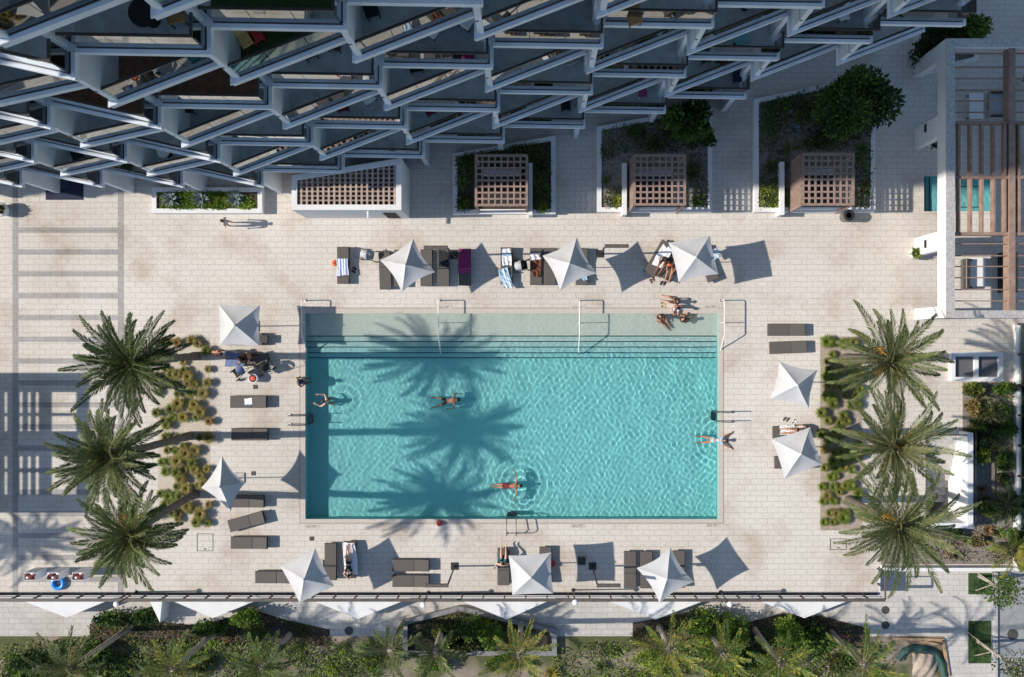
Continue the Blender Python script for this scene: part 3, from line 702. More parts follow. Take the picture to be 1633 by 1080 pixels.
for i, (u, v, r, m_, lab) in enumerate((
    (738,262,.5,'agave_g','green rosette nearest the north-west corner of the western planter'),(738,293,.5,'agave_g','green rosette below another along the west wall of the western planter'),
    (745,325,.35,'bush_y','small lime rosette by the front kerb of the western planter'),(862,265,.5,'bush_d','dark rosette at the back of the east strip of the western planter'),
    (862,293,.5,'agave_g','mid green rosette in the middle of the east strip of the western planter'),(866,332,.42,'bush_y','lime rosette spilling over the front kerb of the western planter'),
    (967,288,.34,'agave_g','green rosette at the west kerb of the middle planter'),(983,322,.46,'bush_y','bright lime rosette in the sunny corner of the middle planter'),
    (1110,322,.42,'bush_g','green rosette east of the middle cabana'),(1266,207,.48,'agave','blue agave in grey soil of the eastern planter'),
    (1323,215,.5,'agave','spreading grey-green agave near the dark tree of the eastern planter'),(1285,230,.38,'agave_g','small green rosette behind the eastern cabana'),
    (1238,318,.30,'grass_b','brown spiky rosette in lime cover beside the eastern cabana'),(1380,295,.4,'grass_b','brown-green rosette at the east kerb of the eastern planter'))):
    rosette(lab, u, v, r, pz, 28, m_, 20+i, 'rosette_plant')
bush('dense round dark green tree in the eastern planter', 1369, 165, 1.75, 1.75, 3.6, pz, 9000, .24, ('bush_g','bush_d','bush_d'), 5, 'broadleaf_tree', 'tree', 16)
bush('bushy green shrub at the back of the middle planter', 1098, 190, 1.25, .95, 1.8, pz, 2600, .30, ('bush_g','bush_d'), 6, lobes=9)
bush('low dark shrub below it on the east wall of the middle planter', 1120, 220, .75, .8, 1.2, pz, 600, .22, ('bush_g','bush_d'), 7)
bush('dark shrub at the foot of the tower beyond the pergola corner', 1522, 52, 1.7, .9, 2.0, 0, 3000, .26, ('bush_d','bush_g','bush_d'), 9, lobes=10)
bush('dark shrub pressed against the outermost pergola pier', 1482, 78, .9, .9, 1.4, 0, 700, .22, ('bush_d','bush_o'), 12)
m, _i = ring_wall(poly_px([(1462,40),(1560,40),(1560,96),(1462,120)], .5), .22, 0, .5)
tag(m.build('planter', M['white']), 'white planter kerb under dark shrubs beyond the pergola', 'planter')

def cabana(label, u0, u1, v0, v1, h, slats_left=False, wall=None):
    a = P(u0,v1,h); b = P(u1,v0,h); W, D = b.x-a.x, b.y-a.y
    o = empty('cabana', (a.x,a.y,0), 0, label, 'cabana')
    m = MB(); n = 8
    for i in range(n+1):
        x = W*i/n; t = .085 if 0 < i < n else .12
        m.box(x-t/2,x+t/2,-.06,D+.06,h-.10,h)
    m.build('rafters', M['wood'], o); m = MB()
    for j in range(n+1):
        y = D*j/n; t = .085 if 0 < j < n else .12
        m.box(-.06,W+.06,y-t/2,y+t/2,h-.115,h-.005)
    m.build('battens', M['wood'], o)
    for x in (0,W):
        for y in (0,D): MB().box(x-.06,x+.06,y-.06,y+.06,0,h-.22).build('post', M['wood'], o)
    m = MB(); N = 22
    for j in range(N):
        z = .25+(h-.6)*j/(N-1); m.box(-.045 if slats_left else W-.02, .02 if slats_left else W+.045, .07, D-.07, z, z+.055)
    m.build('slat_screen', M['wood'], o)
    MB().rbox(.25,W-.25,.35,D-.2,.12,.45,.05).build('day_bed', M['black'], o)  # black like the platform, so the lattice holes show a dark interior
    MB().rbox(.28,W-.28,D-.62,D-.25,.455,.75,.08).build('cushion', M['tile_dark'], o)
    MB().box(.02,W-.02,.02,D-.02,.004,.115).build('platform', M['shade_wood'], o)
    if wall:
        x0,x1 = wall; MB().box(x0,x1,-.25,D+.0,0,.9).build('side_wall', M['white'], o)
    return o
cabana('western lattice roofed timber cabana', 759, 840, 248, 327, 2.8, False, (2.62,2.82))
cabana('middle lattice roofed timber cabana, its slats catching light', 1012, 1092, 248, 326, 2.8, True, (-.42,-.2))
cabana('eastern lattice roofed timber cabana beside the dark round tree', 1281, 1361, 246, 326, 2.8, True, (-.65,-.42))
# bar pavilion
hB = 3.0
outp = poly_px([(465,280),(640,252),(640,335),(465,335)], hB)
bp_ = empty('bar_pavilion', (outp[0][0],outp[0][1],0), 0, 'white walled pavilion roofed by brown timber battens', 'pavilion'); OF = Vector((-outp[0][0],-outp[0][1],0))
m, inn = ring_wall(outp, .27, 0, hB); m.build('wall', M['white'], bp_, OF)
xa = min(p[0] for p in inn); xb = max(p[0] for p in inn); ya = min(p[1] for p in inn); yb = max(p[1] for p in inn)
def ytop(x):
    l = [p for p in inn if p[1] > ya+.5]; l.sort(); return l[0][1] + (l[1][1]-l[0][1])*(x-l[0][0])/(l[1][0]-l[0][0])
m = MB(); n = 18
for i in range(n):
    x = xa+(xb-xa)*(i+.7)/n; m.box(x-.05,x+.05,ya+.002,ytop(x)-.01,hB-.22,hB-.08)
m.build('rafters', M['wood_pale'], bp_, OF); m = MB(); N = 9
for j in range(1,N):
    y = ya+(yb-ya)*j/N
    xs0 = xa
    while ytop(xs0) < y+.06 and xs0 < xb: xs0 += .05
    m.box(xs0+.01,xb-.002,y-.04,y+.04,hB-.20,hB-.085)
m.build('battens', M['wood'], bp_, OF)
MB().box(xa+.01,xb-.01,ya+.01,ya+.5,.1,1.05).build('counter', M['wood_dark'], bp_, OF)
MB().sheet([p for p in inn], .006).build('floor', M['tile_dark'], bp_, OF)
fy = min(p[1] for p in outp)
MB().box(outp[0][0]+1.2 if False else P(620,345).x, P(640,345).x, fy-.012, fy-.002, .05, 2.1).build('doorway', M['black'], bp_, OF)
MB().box(P(601,345).x-.04, P(601,345).x+.04, fy-.35, fy-.004, 2.55, 2.65).build('light_bracket', M['white'], bp_, OF)

# ------------------------------------------------------------------ parasols
def parasol(label, corners, name='parasol', pull_=.12):
    """corners: pixel corners of the canopy rim (top, left, bottom, right), rim 2.3 m up"""
    zr, zt = 2.28, 3.0
    cs = [P(u,v,zr) for u, v in corners]; c = sum(cs, Vector())/4; ctr = Vector((c.x,c.y,0))
    o = empty(name, ctr, 0, label, 'parasol', 'white parasols around the pool'); q = [x-ctr for x in cs]; top = Vector((0,0,zt))
    # how far each rim edge is drawn in
    m = MB(); rib = []; n = 8
    sag = .10 + .11*max(0, min(1, (1.30 - 0)/1.3))
    for i in range(4):
        a, b = q[i], q[(i+1)%4]
        def edge(t, r, a=a, b=b):
            # point at fraction r from the top, t along the panel; ribs sag a little, rim is a catenary drawn to the pole
            s = 4*t*(1-t); pull = pull_*s*r
            e = a.lerp(b, t); e = Vector((e.x*(1-pull), e.y*(1-pull), e.z+.05*s*r))
            p = top.lerp(e, r); p.z -= .09*math.sin(PI*r)*(.55+.45*s) 
            p.z += .004*math.sin(9*t+5*r+i*2)*r
            return p
        base = len(m.v)
        for k in range(n+1):
            for j in range(n+1): m.v.append(tuple(edge(k/n, .02+.98*j/n)))
        for k in range(n):
            for j in range(n):
                f = base+k*(n+1)+j; m.f.append([f,f+1,f+n+2,f+n+1]); m.m.append(0)
    can = m.build('canopy', M['canvas'], o, smooth=False)
    m = MB().lathe([(.05,zt-.03),(.06,zt+.0),(.03,zt+.06),(.012,zt+.10)], n=10); m.build('finial', M['canvas'], o)
    MB().tube([(0,0,.05),(0,0,zt-.03)], .025, 8).build('pole', M['pole'], o)
    for i in range(4):
        a = q[i]; pp = [top.lerp(a, r)-Vector((0,0,.09*math.sin(PI*r)*.55+.03)) for r in (.05,.35,.65,.96)]
        MB().tube(pp, .014, 5).build('rib', M['pole'], o)
    MB().rbox(-.28,.28,-.28,.28,0,.06,.02).build('base_plate', M['concrete'], o)
    return o
parasol('white parasol beside the lounger with the magenta towel', [(659,380),(606,415),(641,466),(694,434)])
parasol('white parasol east of the brown towel, by the paired blue towels', [(920,378),(865,408),(893,464),(952,436)])
parasol('white parasol over the couple on angled loungers', [(1132,376),(1066,387),(1082,450),(1146,437)], pull_=.045)
parasol('square white parasol beside the strollers, streaked by frond shade', [(349,486),(350,551),(414,552),(415,487)], pull_=.045)
parasol('white parasol rising next to the grass bed, west of the pool', [(354,727),(321,778),(368,816),(391,770)])
parasol('smooth white parasol over the foot of a lone lounger by the fence', [(503,874),(447,903),(478,962),(533,935)], pull_=.045)
parasol('white parasol beside the pale man in teal shorts', [(879,881),(811,886),(817,949),(882,947)], pull_=.045)
parasol('white parasol nearest the east end of the fence', [(1069,873),(1015,906),(1052,962),(1107,928)])
parasol('white parasol just below the two bare loungers on the east side', [(1242,576),(1227,637),(1290,651),(1304,590)])
parasol('white parasol over the sunbather on the east side', [(1292,681),(1230,700),(1251,764),(1311,741)], pull_=.045)

# ------------------------------------------------------------------ loungers
GL = 'taupe sun loungers around the pool'
def make_lounger(label):
    o = empty('sun_lounger', (0,0,0), 0, label, 'sun lounger', GL)
    W, L = .64, 1.96; y0 = -L/2; ys_ = y0+1.16
    f = MB()
    for s in (-1,1): f.box(s*(W/2-.02)-.025, s*(W/2-.02)+.025, y0, L/2, .22, .275)
    for y in (y0+.025, ys_, L/2-.025): f.box(-W/2+.046, W/2-.046, y-.025, y+.025, .222, .272)
    f.build('frame', M['wicker_frame'], o)
    MB().rbox(-W/2+.01, W/2-.01, y0+.01, ys_-.015, .277, .325, .015).build('seat', M['wicker'], o)
    b = MB().rbox(-W/2+.01, W/2-.01, 0, L/2-ys_-.01, 0, .048, .015).build('backrest', M['wicker'], o, (0, ys_, .279)); b.rotation_euler.x = R(6)
    for sx_ in (-1,1):
        for y in (y0+.12, L/2-.14): MB().box(sx_*(W/2-.03)-.025, sx_*(W/2-.03)+.025, y-.025, y+.025, 0, .219).build('leg', M['wicker_frame'], o)
    return o
LZ = .33
lspec = [
 (547,423,0,'lounger under the blue striped towel at the west end of the north row'),
 (614,432,2,'bare lounger at the west side of the parasol by the magenta towel'),
 (638,428,0,'lounger mostly hidden beneath the parasol by the magenta towel'),
 (680,427,0,'bare lounger half shaded, touching the parasol by the magenta towel'),
 (707,427,0,'lounger draped with a black towel in the north row'),
 (741,426,0,'lounger under the magenta towel'),
 (808,424,0,'lounger under the two pale blue towels'),
 (855,425,0,'lounger under the brown patterned towel'),
 (877,425,0,'lounger between the brown towel and its parasol'),
 (928,425,0,'lounger behind the parasol, partly in its own shade, east of the brown towel'),
 (1050,412,-30,'angled lounger with a white towel where a couple rest'),
 (1076,420,-30,'angled lounger tucked under the parasol of the couple'),
 (1128,420,22,'tilted lounger peeking out east of the parasol of the couple'),
 (1254,526,-90,'northern one of two bare loungers on the east side'),
 (1257,554,-88,'southern one of two bare loungers on the east side'),
 (1262,690,-90,'lounger carrying the sunbather beneath the east parasol'),
 (1265,738,-90,'lounger almost covered by the parasol of the east sunbather'),
 (396,641,-90,'lounger with a paper on it, west of the pool ladder'),
 (398,693,-90,'dark lounger in a frond shadow west of the pool'),
 (392,800,-90,'lounger poking out beside the parasol next to the grass bed'),
 (393,832,-74,'lounger turned askew at the south-west corner of the pool'),
 (397,866,-90,'straight lounger below the askew one'),
 (436,921,-90,'lone lounger with its head under a parasol by the fence'),
 (527,896,180,'bare lounger beside the sunbather on white towel'),
 (558,893,180,'lounger beneath the sunbather on white towel'),
 (655,902,-90,'northern lounger of the pair half in parasol shade by the fence'),
 (655,927,-90,'southern lounger of the pair half in parasol shade by the fence'),
 (803,904,180,'lounger occupied by the pale man in teal shorts'),
 (870,902,180,'lounger east of the parasol of the pale man'),
 (1005,909,180,'western lounger of two by the parasol nearest the fence end'),
 (1031,909,180,'second lounger from the west by the parasol nearest the fence end'),
 (1083,908,180,'lounger behind the east side of the parasol nearest the fence end'),
 (398,574,-90,'lounger under the slate blue towel by the strollers'),
 (390,541,-90,'lounger hidden under the square parasol streaked by shade'),
]
l0 = None
for i, (u, v, a, lab) in enumerate(lspec):
    p = P(u,v,LZ); p.z = 0
    if l0 is None: l0 = make_lounger(lab); l0.location = p; l0.rotation_euler.z = R(a)
    else: dup(l0, p, R(a), lab)

def towel(label, u, v, w, l, rz, mats, mf, z=.345, seed=1, fold=.02, name='towel', cat='towel', skew=0):
    rg = np.random.default_rng(seed); ph = rg.uniform(0,6,6); p = P(u,v,z); nu, nv = 14, 22
    def fn(a, b):
        x = (a-.5)*w*(1+.06*math.sin(5*b+ph[0])); y = (b-.5)*l*(1+.04*math.sin(4*a+ph[1])); x += skew*math.sin(3*b+ph[5])
        zz = fold*(.5+.5*math.sin(13*a+4*b+ph[2]))*(.5+.5*math.sin(7*b+ph[3])) + .3*fold*math.sin(25*b+9*a+ph[4])
        return (x, y, zz+fold*.3)
    m = MB().grid(fn, nu, nv, mf=mf)
    o = m.build(name, [M[x] for x in mats], None, p, rz, smooth=True); tag(o, label, cat); return o
towel('white towel with blue stripes across a lounger', 546, 426, .6, .9, .05, ('tw_white','tw_blue'), lambda i,j: 1 if i in (1,4,5,8,11,12) else 0, seed=2, z=.36)
towel('plain magenta towel covering a lounger', 741, 417, .66, 1.3, 0, ('magenta','magenta2'), lambda i,j: 1 if j in (1,3,4) else 0, z=.40, seed=3)
towel('pale blue and white towel at the head of a lounger', 808, 410, .48, .9, .05, ('tw_white','tw_sky'), lambda i,j: 1 if j in (12,13,14,15) or i in (3,8) else 0, seed=4, fold=.05, z=.39)
towel('crumpled sky blue towel at the foot of a lounger', 807, 444, .5, 1.05, .22, ('tw_sky','tw_white'), lambda i,j: 1 if i in (3,7,10) else 0, seed=5, fold=.07, skew=.06)
towel('black towel on a half shaded lounger', 707, 412, .5, .9, 0, ('tw_black','black'), lambda i,j: (i+j)%5 == 0, seed=6, z=.39)
towel('brown patterned towel lying on a lounger', 855, 427, .52, .95, 0, ('tw_brown','tw_black'), lambda i,j: 1 if (i*7+j*5)%6 == 0 else 0, seed=7, fold=.08)
towel('white towel bunched above the brown patterned one', 854, 409, .54, .36, .1, ('tw_white',), None, seed=8, fold=.12, z=.40)
towel('white towel spread on the angled lounger of the couple', 1057, 408, .6, 1.3, R(-30), ('tw_white','tw_slate'), lambda i,j: 1 if j in (9,10) else 0, seed=9, z=.38)
towel('white towel under the prone sunbather by the fence', 558, 892, .68, 1.75, .06, ('tw_white',), None, seed=10, fold=.03, z=.365, skew=.04)
towel('slate blue towel on a lounger by the strollers', 375, 573, .75, 1.05, R(-90), ('tw_slate','tw_slate'), None, seed=11, z=.37)
towel('teal towel at the head of the pale man', 799, 893, .35, .45, .1, ('teal',), None, seed=12, fold=.07, z=.37)
towel('pale blue towel corner sticking out behind the parasol of the couple', 1141, 405, .4, .5, .5, ('tw_sky','tw_white'), lambda i,j: i % 3 == 0, seed=13, fold=.05, z=.38)
towel('white and red patterned towel beneath the east sunbather', 1263, 686, .5, 1.3, R(-90), ('tw_white','darkred'), lambda i,j: 1 if (i+j*3)%7 == 0 else 0, seed=14, z=.37)
towel('small blue towel poking from under the parasol by the brown towel', 932, 443, .3, .3, .3, ('tw_sky',), None, seed=15, fold=.05, z=.36)
towel('folded white paper on a lounger west of the pool', 396, 641, .38, .42, R(-85), ('tw_white','tw_slate'), lambda i,j: 1 if i > 11 else 0, seed=16, fold=.006, z=.35, name='newspaper', cat='newspaper')

# ------------------------------------------------------------------ pool rails, ladders, lights, small furniture
def handrail(label, u):
    x = P(u,0).x; y0_ = P(0,478,.9).y; o = empty('pool_handrail', (x, y0_, 0), 0, label, 'handrail', 'white handrails down the pool steps'); m = MB()
    yb_ = yl[4]-y0_; yk_ = P(0,533,.9).y - y0_
    m.tube([(0,0,0),(0,0,.82),(0,-.03,.88),(0,-.1,.90),(0,yk_,.90),(0,yk_-.06,.87),(0,yb_,-.2),(0,yb_-.01,zl[4])], .028, 8)
    m.build('rail', M['steel_w'], o, smooth=True)
    MB().tube([(0,P(0,515).y-y0_,zl[0]),(0,P(0,515).y-y0_,.885)], .022, 8).build('post', M['steel_w'], o, smooth=True)
    MB().lathe([(.07,0.0),(.07,.02),(.04,.03)], n=12).build('foot_plate', M['steel'], o)
for u, lab in ((488,'white handrail in the shaded corner by the square parasol shadow'),(702,'white handrail second from the west on the pool steps'),(923,'white handrail third from the west on the pool steps'),(1149.5,'white handrail at the east end of the pool steps')): handrail(lab, u)
def ladder(label, x, y, rz, gap=.5, reach=.75):
    """rails arch from the deck over the coping into the water (local -Y is the water)"""
    o = empty('pool_ladder', (x,y,0), rz, label, 'pool ladder')
    for s in (-1,1):
        MB().tube([(s*gap/2,reach,0),(s*gap/2,reach,.6),(s*gap/2,reach-.06,.72),(s*gap/2,reach-.18,.78),(s*gap/2,.05,.72),(s*gap/2,-.14,.55),(s*gap/2,-.18,.3),(s*gap/2,-.18,-.8)], .026, 8).build('rail', M['pole'], o, smooth=True)
        MB().lathe([(.06,0),(.06,.02),(.03,.03)], (s*gap/2,reach,0), 10).build('foot_plate', M['steel'], o)
    for z in (-.2,-.42,-.64): MB().box(-gap/2+.023,gap/2-.023,-.30,-.10,z-.02,z+.02).build('step', M['pole'], o)
ladder('steel ladder on the west side of the pool', XL, P(0,669).y, R(-90) if False else R(90))
ladder('steel ladder on the east side of the pool', XR, P(0,664).y, R(-90))
ladder('steel ladder on the south side of the pool', P(816,0).x, YB, R(180))
def light_post(label, u, v, side):
    p = P(u,v); o = empty('light_post', p, 0, label, 'lamp post'); h = 3.8
    MB().tube([(0,0,.02),(0,0,h)], .045, 8).build('pole', M['rail'], o, smooth=True)
    MB().rbox(-.2,.2,-.2,.2,0,.03,.01).build('base_plate', M['rail'], o)
    a, b = (0, side*1.08); MB().rbox(min(a,b)-.05, max(a,b)+.05, -.09, .09, h, h+.09, .02).build('light_arm', M['fence'], o)
light_post('dark light post north of the magenta towel, arm pointing west', 724, 407, -1)
light_post('dark light post between two northern parasols, arm pointing east', 957, 405, 1)
light_post('dark light post by the fence, arm over two loungers', 725, 903, -1)
light_post('dark light post standing in a square parasol shadow by the fence', 945, 903, 1)
# fence along the southern edge of the deck
fn = empty('fence', (-30, -13.30, 0), 0, 'dark bronze railing along the south edge of the deck', 'fence'); OF = Vector((30,13.30,0)); fy = -13.30
MB().box(-45, DXR-.05, fy-.11, fy+.06, 1.06, 1.11).build('top_rail', M['fence'], fn, OF)
MB().box(-45, DXR-.05, fy-.018, fy+.018, .56, .60).build('mid_rail', M['fence'], fn, OF)
MB().box(-45, DXR-.05, fy-.05, fy+.05, .02, .10).build('base_rail', M['rail'], fn, OF)
for i in range(43):
    x = P(2.5+i*33.45,0).x
    if x > DXR-.1: break
    MB().box(x-.03,x+.03,fy-.04,fy+.05,.101,1.058).build('post', M['rail'], fn, OF)
MB().box(DXR-.10,DXR-.02,fy,DYR,1.06,1.11).build('return_rail', M['fence'], fn, OF)
for j in range(2): MB().box(DXR-.09,DXR-.03,fy+.5+j*.8,fy+.57+j*.8,0,1.058).build('post', M['rail'], fn, OF)
def cap_lamp(label, u, v):
    p = P(u,v); o = empty('garden_lamp', p, 0, label, 'lamp'); h = 2.3
    MB().tube([(0,0,0),(0,0,h-.05)], .035, 8).build('pole', M['rail'], o, smooth=True)
    MB().lathe([(.03,h-.05),(.13,h-.03),(.14,h),(.09,h+.04),(.03,h+.05)], n=14).build('lamp_head', M['tw_white'], o)
    MB().lathe([(.1,0),(.1,.02),(.05,.03)], n=12).build('foot', M['rail'], o)
cap_lamp('slim garden lamp leaning out over the fence near the blue ring', 217, 944)
cap_lamp('slim white capped lamp by the fence below the pair of loungers', 683, 945)
cap_lamp('slim white capped lamp by the fence south of the light post in shade', 914, 941)
cap_lamp('slim garden lamp by the east stretch of the fence', 1149, 944)
# retaining wall and the white zigzag ledges below the fence
tag(MB().box(-60, DXR-.004, DYB-.10, DYB+.02, ZL-.02, -.006).build('retaining_wall', M['white']), 'low white retaining wall under the south fence', 'wall')
tag(MB().box(DXR-.002, DXR+.10, DYB-.10, DYR-.08, ZL-.02, -.006).build('retaining_wall', M['white']), 'short white wall turning at the south-east corner of the deck', 'wall')
def ledge(label, a, t, b, zt=-.05):
    q = [P(a[0],a[1],zt), P(t[0],t[1],zt-.22), P(b[0],b[1],zt)]; ya = DYB-.09
    m = MB(); A,Tp,Bp = Vector((q[0].x,ya,zt)), q[1], Vector((q[2].x,ya,zt)); Mid = Vector((Tp.x,ya,zt))
    lo = [Vector((v.x,v.y,ZL-.02)) for v in (A,Tp,Bp,Mid)]
    m.add([A,Tp,Bp,Mid]+lo, [(0,1,3),(1,2,3),(0,4,5,1),(1,5,6,2),(2,6,7,3),(3,7,4,0),(4,7,6,5)])
    tag(m.build('zigzag_ledge', M['white']), label, 'ledge', 'white pointed ledges under the south fence')
for i, (a,t,b) in enumerate((((22,961),(106,985),(184,961)),((262,961),(339,986),(421,961)),((486,961),(571,987),(657,961)),((722,961),(808,988),(887,961)),((955,961),(1045,988),(1137,961)),((1195,961),(1283,986),(1366,961)))):
    ledge(['pointed ledge below the blue ring','pointed ledge over the hedge near the west palms','pointed ledge by the small round manhole','pointed ledge above the olive shrubs','pointed ledge above the yellow young palm','easternmost pointed ledge over dark shrubs'][i], a, t, b)
ledge('narrow steep white ledge among dark hedge leaves', (236,961),(255,993),(259,961))

# three towel cabinets and a blue ring, bin, rugs, hatches
for u, lab in ((66,'westernmost white towel cabinet, red and green cloth on top'),(102,'middle white towel cabinet by the blue ring'),(141,'easternmost white towel cabinet, green and red cloth on top')):
    p = P(u,911); o = empty('towel_cabinet', p, 0, lab, 'cabinet', 'white towel cabinets')
    MB().rbox(-.30,.30,-.20,.20,0,1.1,.01).build('cabinet_body', M['tw_white'], o)
    m = MB(); rg = random.Random(u)
    m.grid(lambda a,b: (-.27+.54*a, -.17+.34*b, 1.13+.05*math.sin(7*a+u)*math.sin(5*b)), 8, 5, mf=lambda i,j: 1 if rg.random() < .25 else 0)
    m.build('folded_towels', [M['darkred'], M['bush_d']], o)
m = MB(); Rr, rr = .28, .11
m.grid(lambda a,b: ((Rr+rr*math.cos(2*PI*b))*math.cos(2*PI*a), (Rr+rr*math.cos(2*PI*b))*math.sin(2*PI*a), rr+rr*math.sin(2*PI*b)), 28, 12)
tag(m.build('swim_ring', M['blue_ring'], None, P(93,930,.1)*1, 0, smooth=True), 'bright blue inflatable swim ring on the deck', 'swim ring')
bpy.data.objects['swim_ring'].location.z = 0
p = P(1346,347); o = empty('litter_bin', p, 0, 'round bin with black lid by the eastern cabana', 'bin')
MB().lathe([(.25,0),(.27,.72)], n=20).build('bin_body', M['pole'], o, smooth=False); MB().lathe([(.285,.72),(.285,.80),(.24,.84),(.16,.84),(.15,.72)], n=20).build('lid', M['black'], o)
a = P(73,319); b = P(133,283)
o = empty('entrance_rug', (a.x,a.y,0), 0, 'navy entrance rug with a small square emblem', 'rug'); W, D = b.x-a.x, b.y-a.y
MB().rbox(0,W,0,D,.004,.02,.003).build('rug_pile', M['navy'], o)
m = MB(); cx, cy, s = W*.5, D*.68, .17
for (x0,x1,y0,y1) in ((-s,s,-s,-s+.03),(-s,s,s-.03,s),(-s,-s+.03,-s+.031,s-.031),(s-.03,s,-s+.031,s-.031),(-.05,-.02,-.1,.1),(.02,.05,-.1,.1)): m.box(cx+x0,cx+x1,cy+y0,cy+y1,.021,.024)
m.build('emblem', M['rug_line'], o)
for u0,u1,v0,v1,lab in ((314,340,851,879,'square hatch outline at the foot of the western grass bed'),(1324,1350,859,877,'square hatch outline at the foot of the eastern grass bed')):
    a = P(u0,v1); b = P(u1,v0); m = MB(); t = .03
    for q in ((a.x,b.x,a.y,a.y+t),(a.x,b.x,b.y-t,b.y),(a.x,a.x+t,a.y+t,b.y-t),(b.x-t,b.x,a.y+t,b.y-t)): m.box(*q,.001,.008)
    o = empty('access_hatch', (a.x,a.y,0), 0, lab, 'hatch'); OF2 = Vector((-a.x,-a.y,0)); m.build('hatch_frame', M['iron'], o, OF2)
    MB().box((a.x+b.x)/2-.06,(a.x+b.x)/2+.06,a.y+.08,a.y+.14,.001,.012).build('handle', M['iron'], o, OF2)
for u,v,r,z,lab in ((1412,973,.22,ZL,'upper one of two round covers by the deck corner'),(1412,997,.22,ZL,'lower one of two round covers by the deck corner'),(556.5,1006,.24,ZL,'round cover on the lower path between planting beds'),(1615,1012,.30,ZL-.1,'large round cover in the road')):
    p = P(u,v,z); m = MB().lathe([(r,-.05),(r,.010),(r*.88,.014),(r*.86,.008),(r*.5,.008),(r*.48,.014),(r*.2,.014)], n=24)
    tag(m.build('manhole_cover', M['iron'], None, p), lab, 'manhole cover')
for i,(u,v) in enumerate(((407,617),(404,755),(497,859))):
    p = P(u,v); tag(MB().rbox(-.11,.11,-.11,.11,0,.03,.008).build('floor_box', M['iron'], None, p), ['small square floor box by the ice bucket','small square floor box north of the askew lounger','small square floor box near the south-west pool corner','small square floor box by the east rail'][i], 'floor box')
# depth marks set in the paving
def depth_mark(label, u, v, txt):
    p = P(u,v); o = empty('depth_marker', p, 0, label, 'depth marker', 'pool depth markers')
    MB().box(-.42,.42,-.10,.10,.001,.006).build('tile', M['coping'], o)
    cu = bpy.data.curves.new('lettering','FONT'); cu.body = txt; cu.size = .2; cu.align_x = 'CENTER'; cu.align_y = 'CENTER'; cu.extrude = .001
    tmp = bpy.data.objects.new('lettering_curve', cu); COL.objects.link(tmp); bpy.context.view_layer.update()
    me = bpy.data.meshes.new_from_object(tmp.evaluated_get(bpy.context.evaluated_depsgraph_get())); bpy.data.objects.remove(tmp)
    me.materials.clear(); me.materials.append(M['pole'])
    t = bpy.data.objects.new('lettering', me); COL.objects.link(t); t.parent = o; t.location = (0,0,.0085)
for u,v,lab in ((505,491,'depth marker at the north-west corner of the pool'),(708,491,'depth marker by the second handrail from the west'),(921,491,'depth marker by the third handrail from the west'),(1133,490,'depth marker near the seated bather'),(497,840,'depth marker at the south-west corner of the pool'),(921,839,'depth marker on the middle of the south side'),(1136,838,'depth marker at the south-east corner of the pool')): depth_mark(lab,u,v,'3\u00bd FT')

def stroller(label, u, v, rz, body, hood, name='stroller'):
    p = P(u,v); o = empty(name, p, rz, label, 'stroller')
    MB().grid(lambda a,b: (-.24+.48*a, -.30+.55*b, .42+.30*(2*a-1)**2*.5 + .25*b*b), 8, 8).build('seat', M[body], o, smooth=True)
    MB().grid(lambda a,b: (.27*math.cos(PI*a), .02+.36*b*(.6+.4*math.sin(PI*a)), .55+.42*math.sin(PI*a)*(1-.35*b*b)), 12, 6).build('hood', M[hood], o, smooth=True)
    MB().tube([(-.25,.2,.7),(-.25,.65,1.0),(.25,.65,1.0),(.25,.2,.7)], .016, 6).build('handle', M['rail'], o)
    for s in (-1,1): MB().tube([(s*.25,.3,.75),(s*.25,-.35,.12)], .016, 6).build('frame', M['rail'], o)
    for s in (-1,1):
        for y in (-.4,.35):
            m = MB().lathe([(.06,-.025),(.13,-.02),(.13,.02),(.06,.025)], n=14); q = m.build('wheel', M['black'], o, (s*.28,y,.13)); q.rotation_euler.y = R(90)
    return o
stroller('blue hooded stroller with a pale rim beside the slate towel', 386, 592, R(-55), 'black', 'tw_slate')
stroller('black hooded stroller east of the blue one', 424, 586, R(-60), 'black', 'black')
stroller('stroller draped in grey cloth at the west end of the north row', 590, 408, R(80), 'grey_cloth', 'grey_cloth')
stroller('stroller with a round grey hood by the pale blue towels', 832, 425, R(100), 'black', 'grey_cloth')
p = P(407,603); o = empty('ice_bucket', p, 0, 'white tub holding an orange-red tin beside the strollers', 'tub')
MB().lathe([(.2,0),(.24,.42),(.21,.42),(.19,.1)], n=18).build('tub', M['tw_white'], o); MB().lathe([(.11,.2),(.11,.47),(.06,.48)], n=14).build('tin', M['orange'], o)
def sandals(label, u, v, rz, m_):
    p = P(u,v); o = empty('pair_of_sandals', p, rz, label, 'sandals')
    for s in (-1,1):
        q = MB().lathe([(.05,.002),(.055,.02),(.05,.03)], n=10).build('sandal', M[m_], o, (s*.08,s*.03,0)); q.scale = (1,2.4,1)
        MB().tube([(-.05,.03,.03),(0,.05,.07),(.05,.03,.03)], .01, 5).build('strap', M['black'], q)
sandals('brown sandals below the angled lounger of the couple', 1040, 447, .4, 'skin_d'); sandals('dark sandals beside those of the couple', 1057, 452, -.5, 'black')
sandals('black sandals in the shade of the blue striped towel', 565, 431, .9, 'black'); sandals('pale sandals beside the seated bather', 1058, 487, 1.2, 'yellow')
sandals('white shoes between the two east parasols', 1267, 674, .7, 'tw_white'); sandals('grey shoes between the two east parasols', 1253, 669, -.6, 'pole')
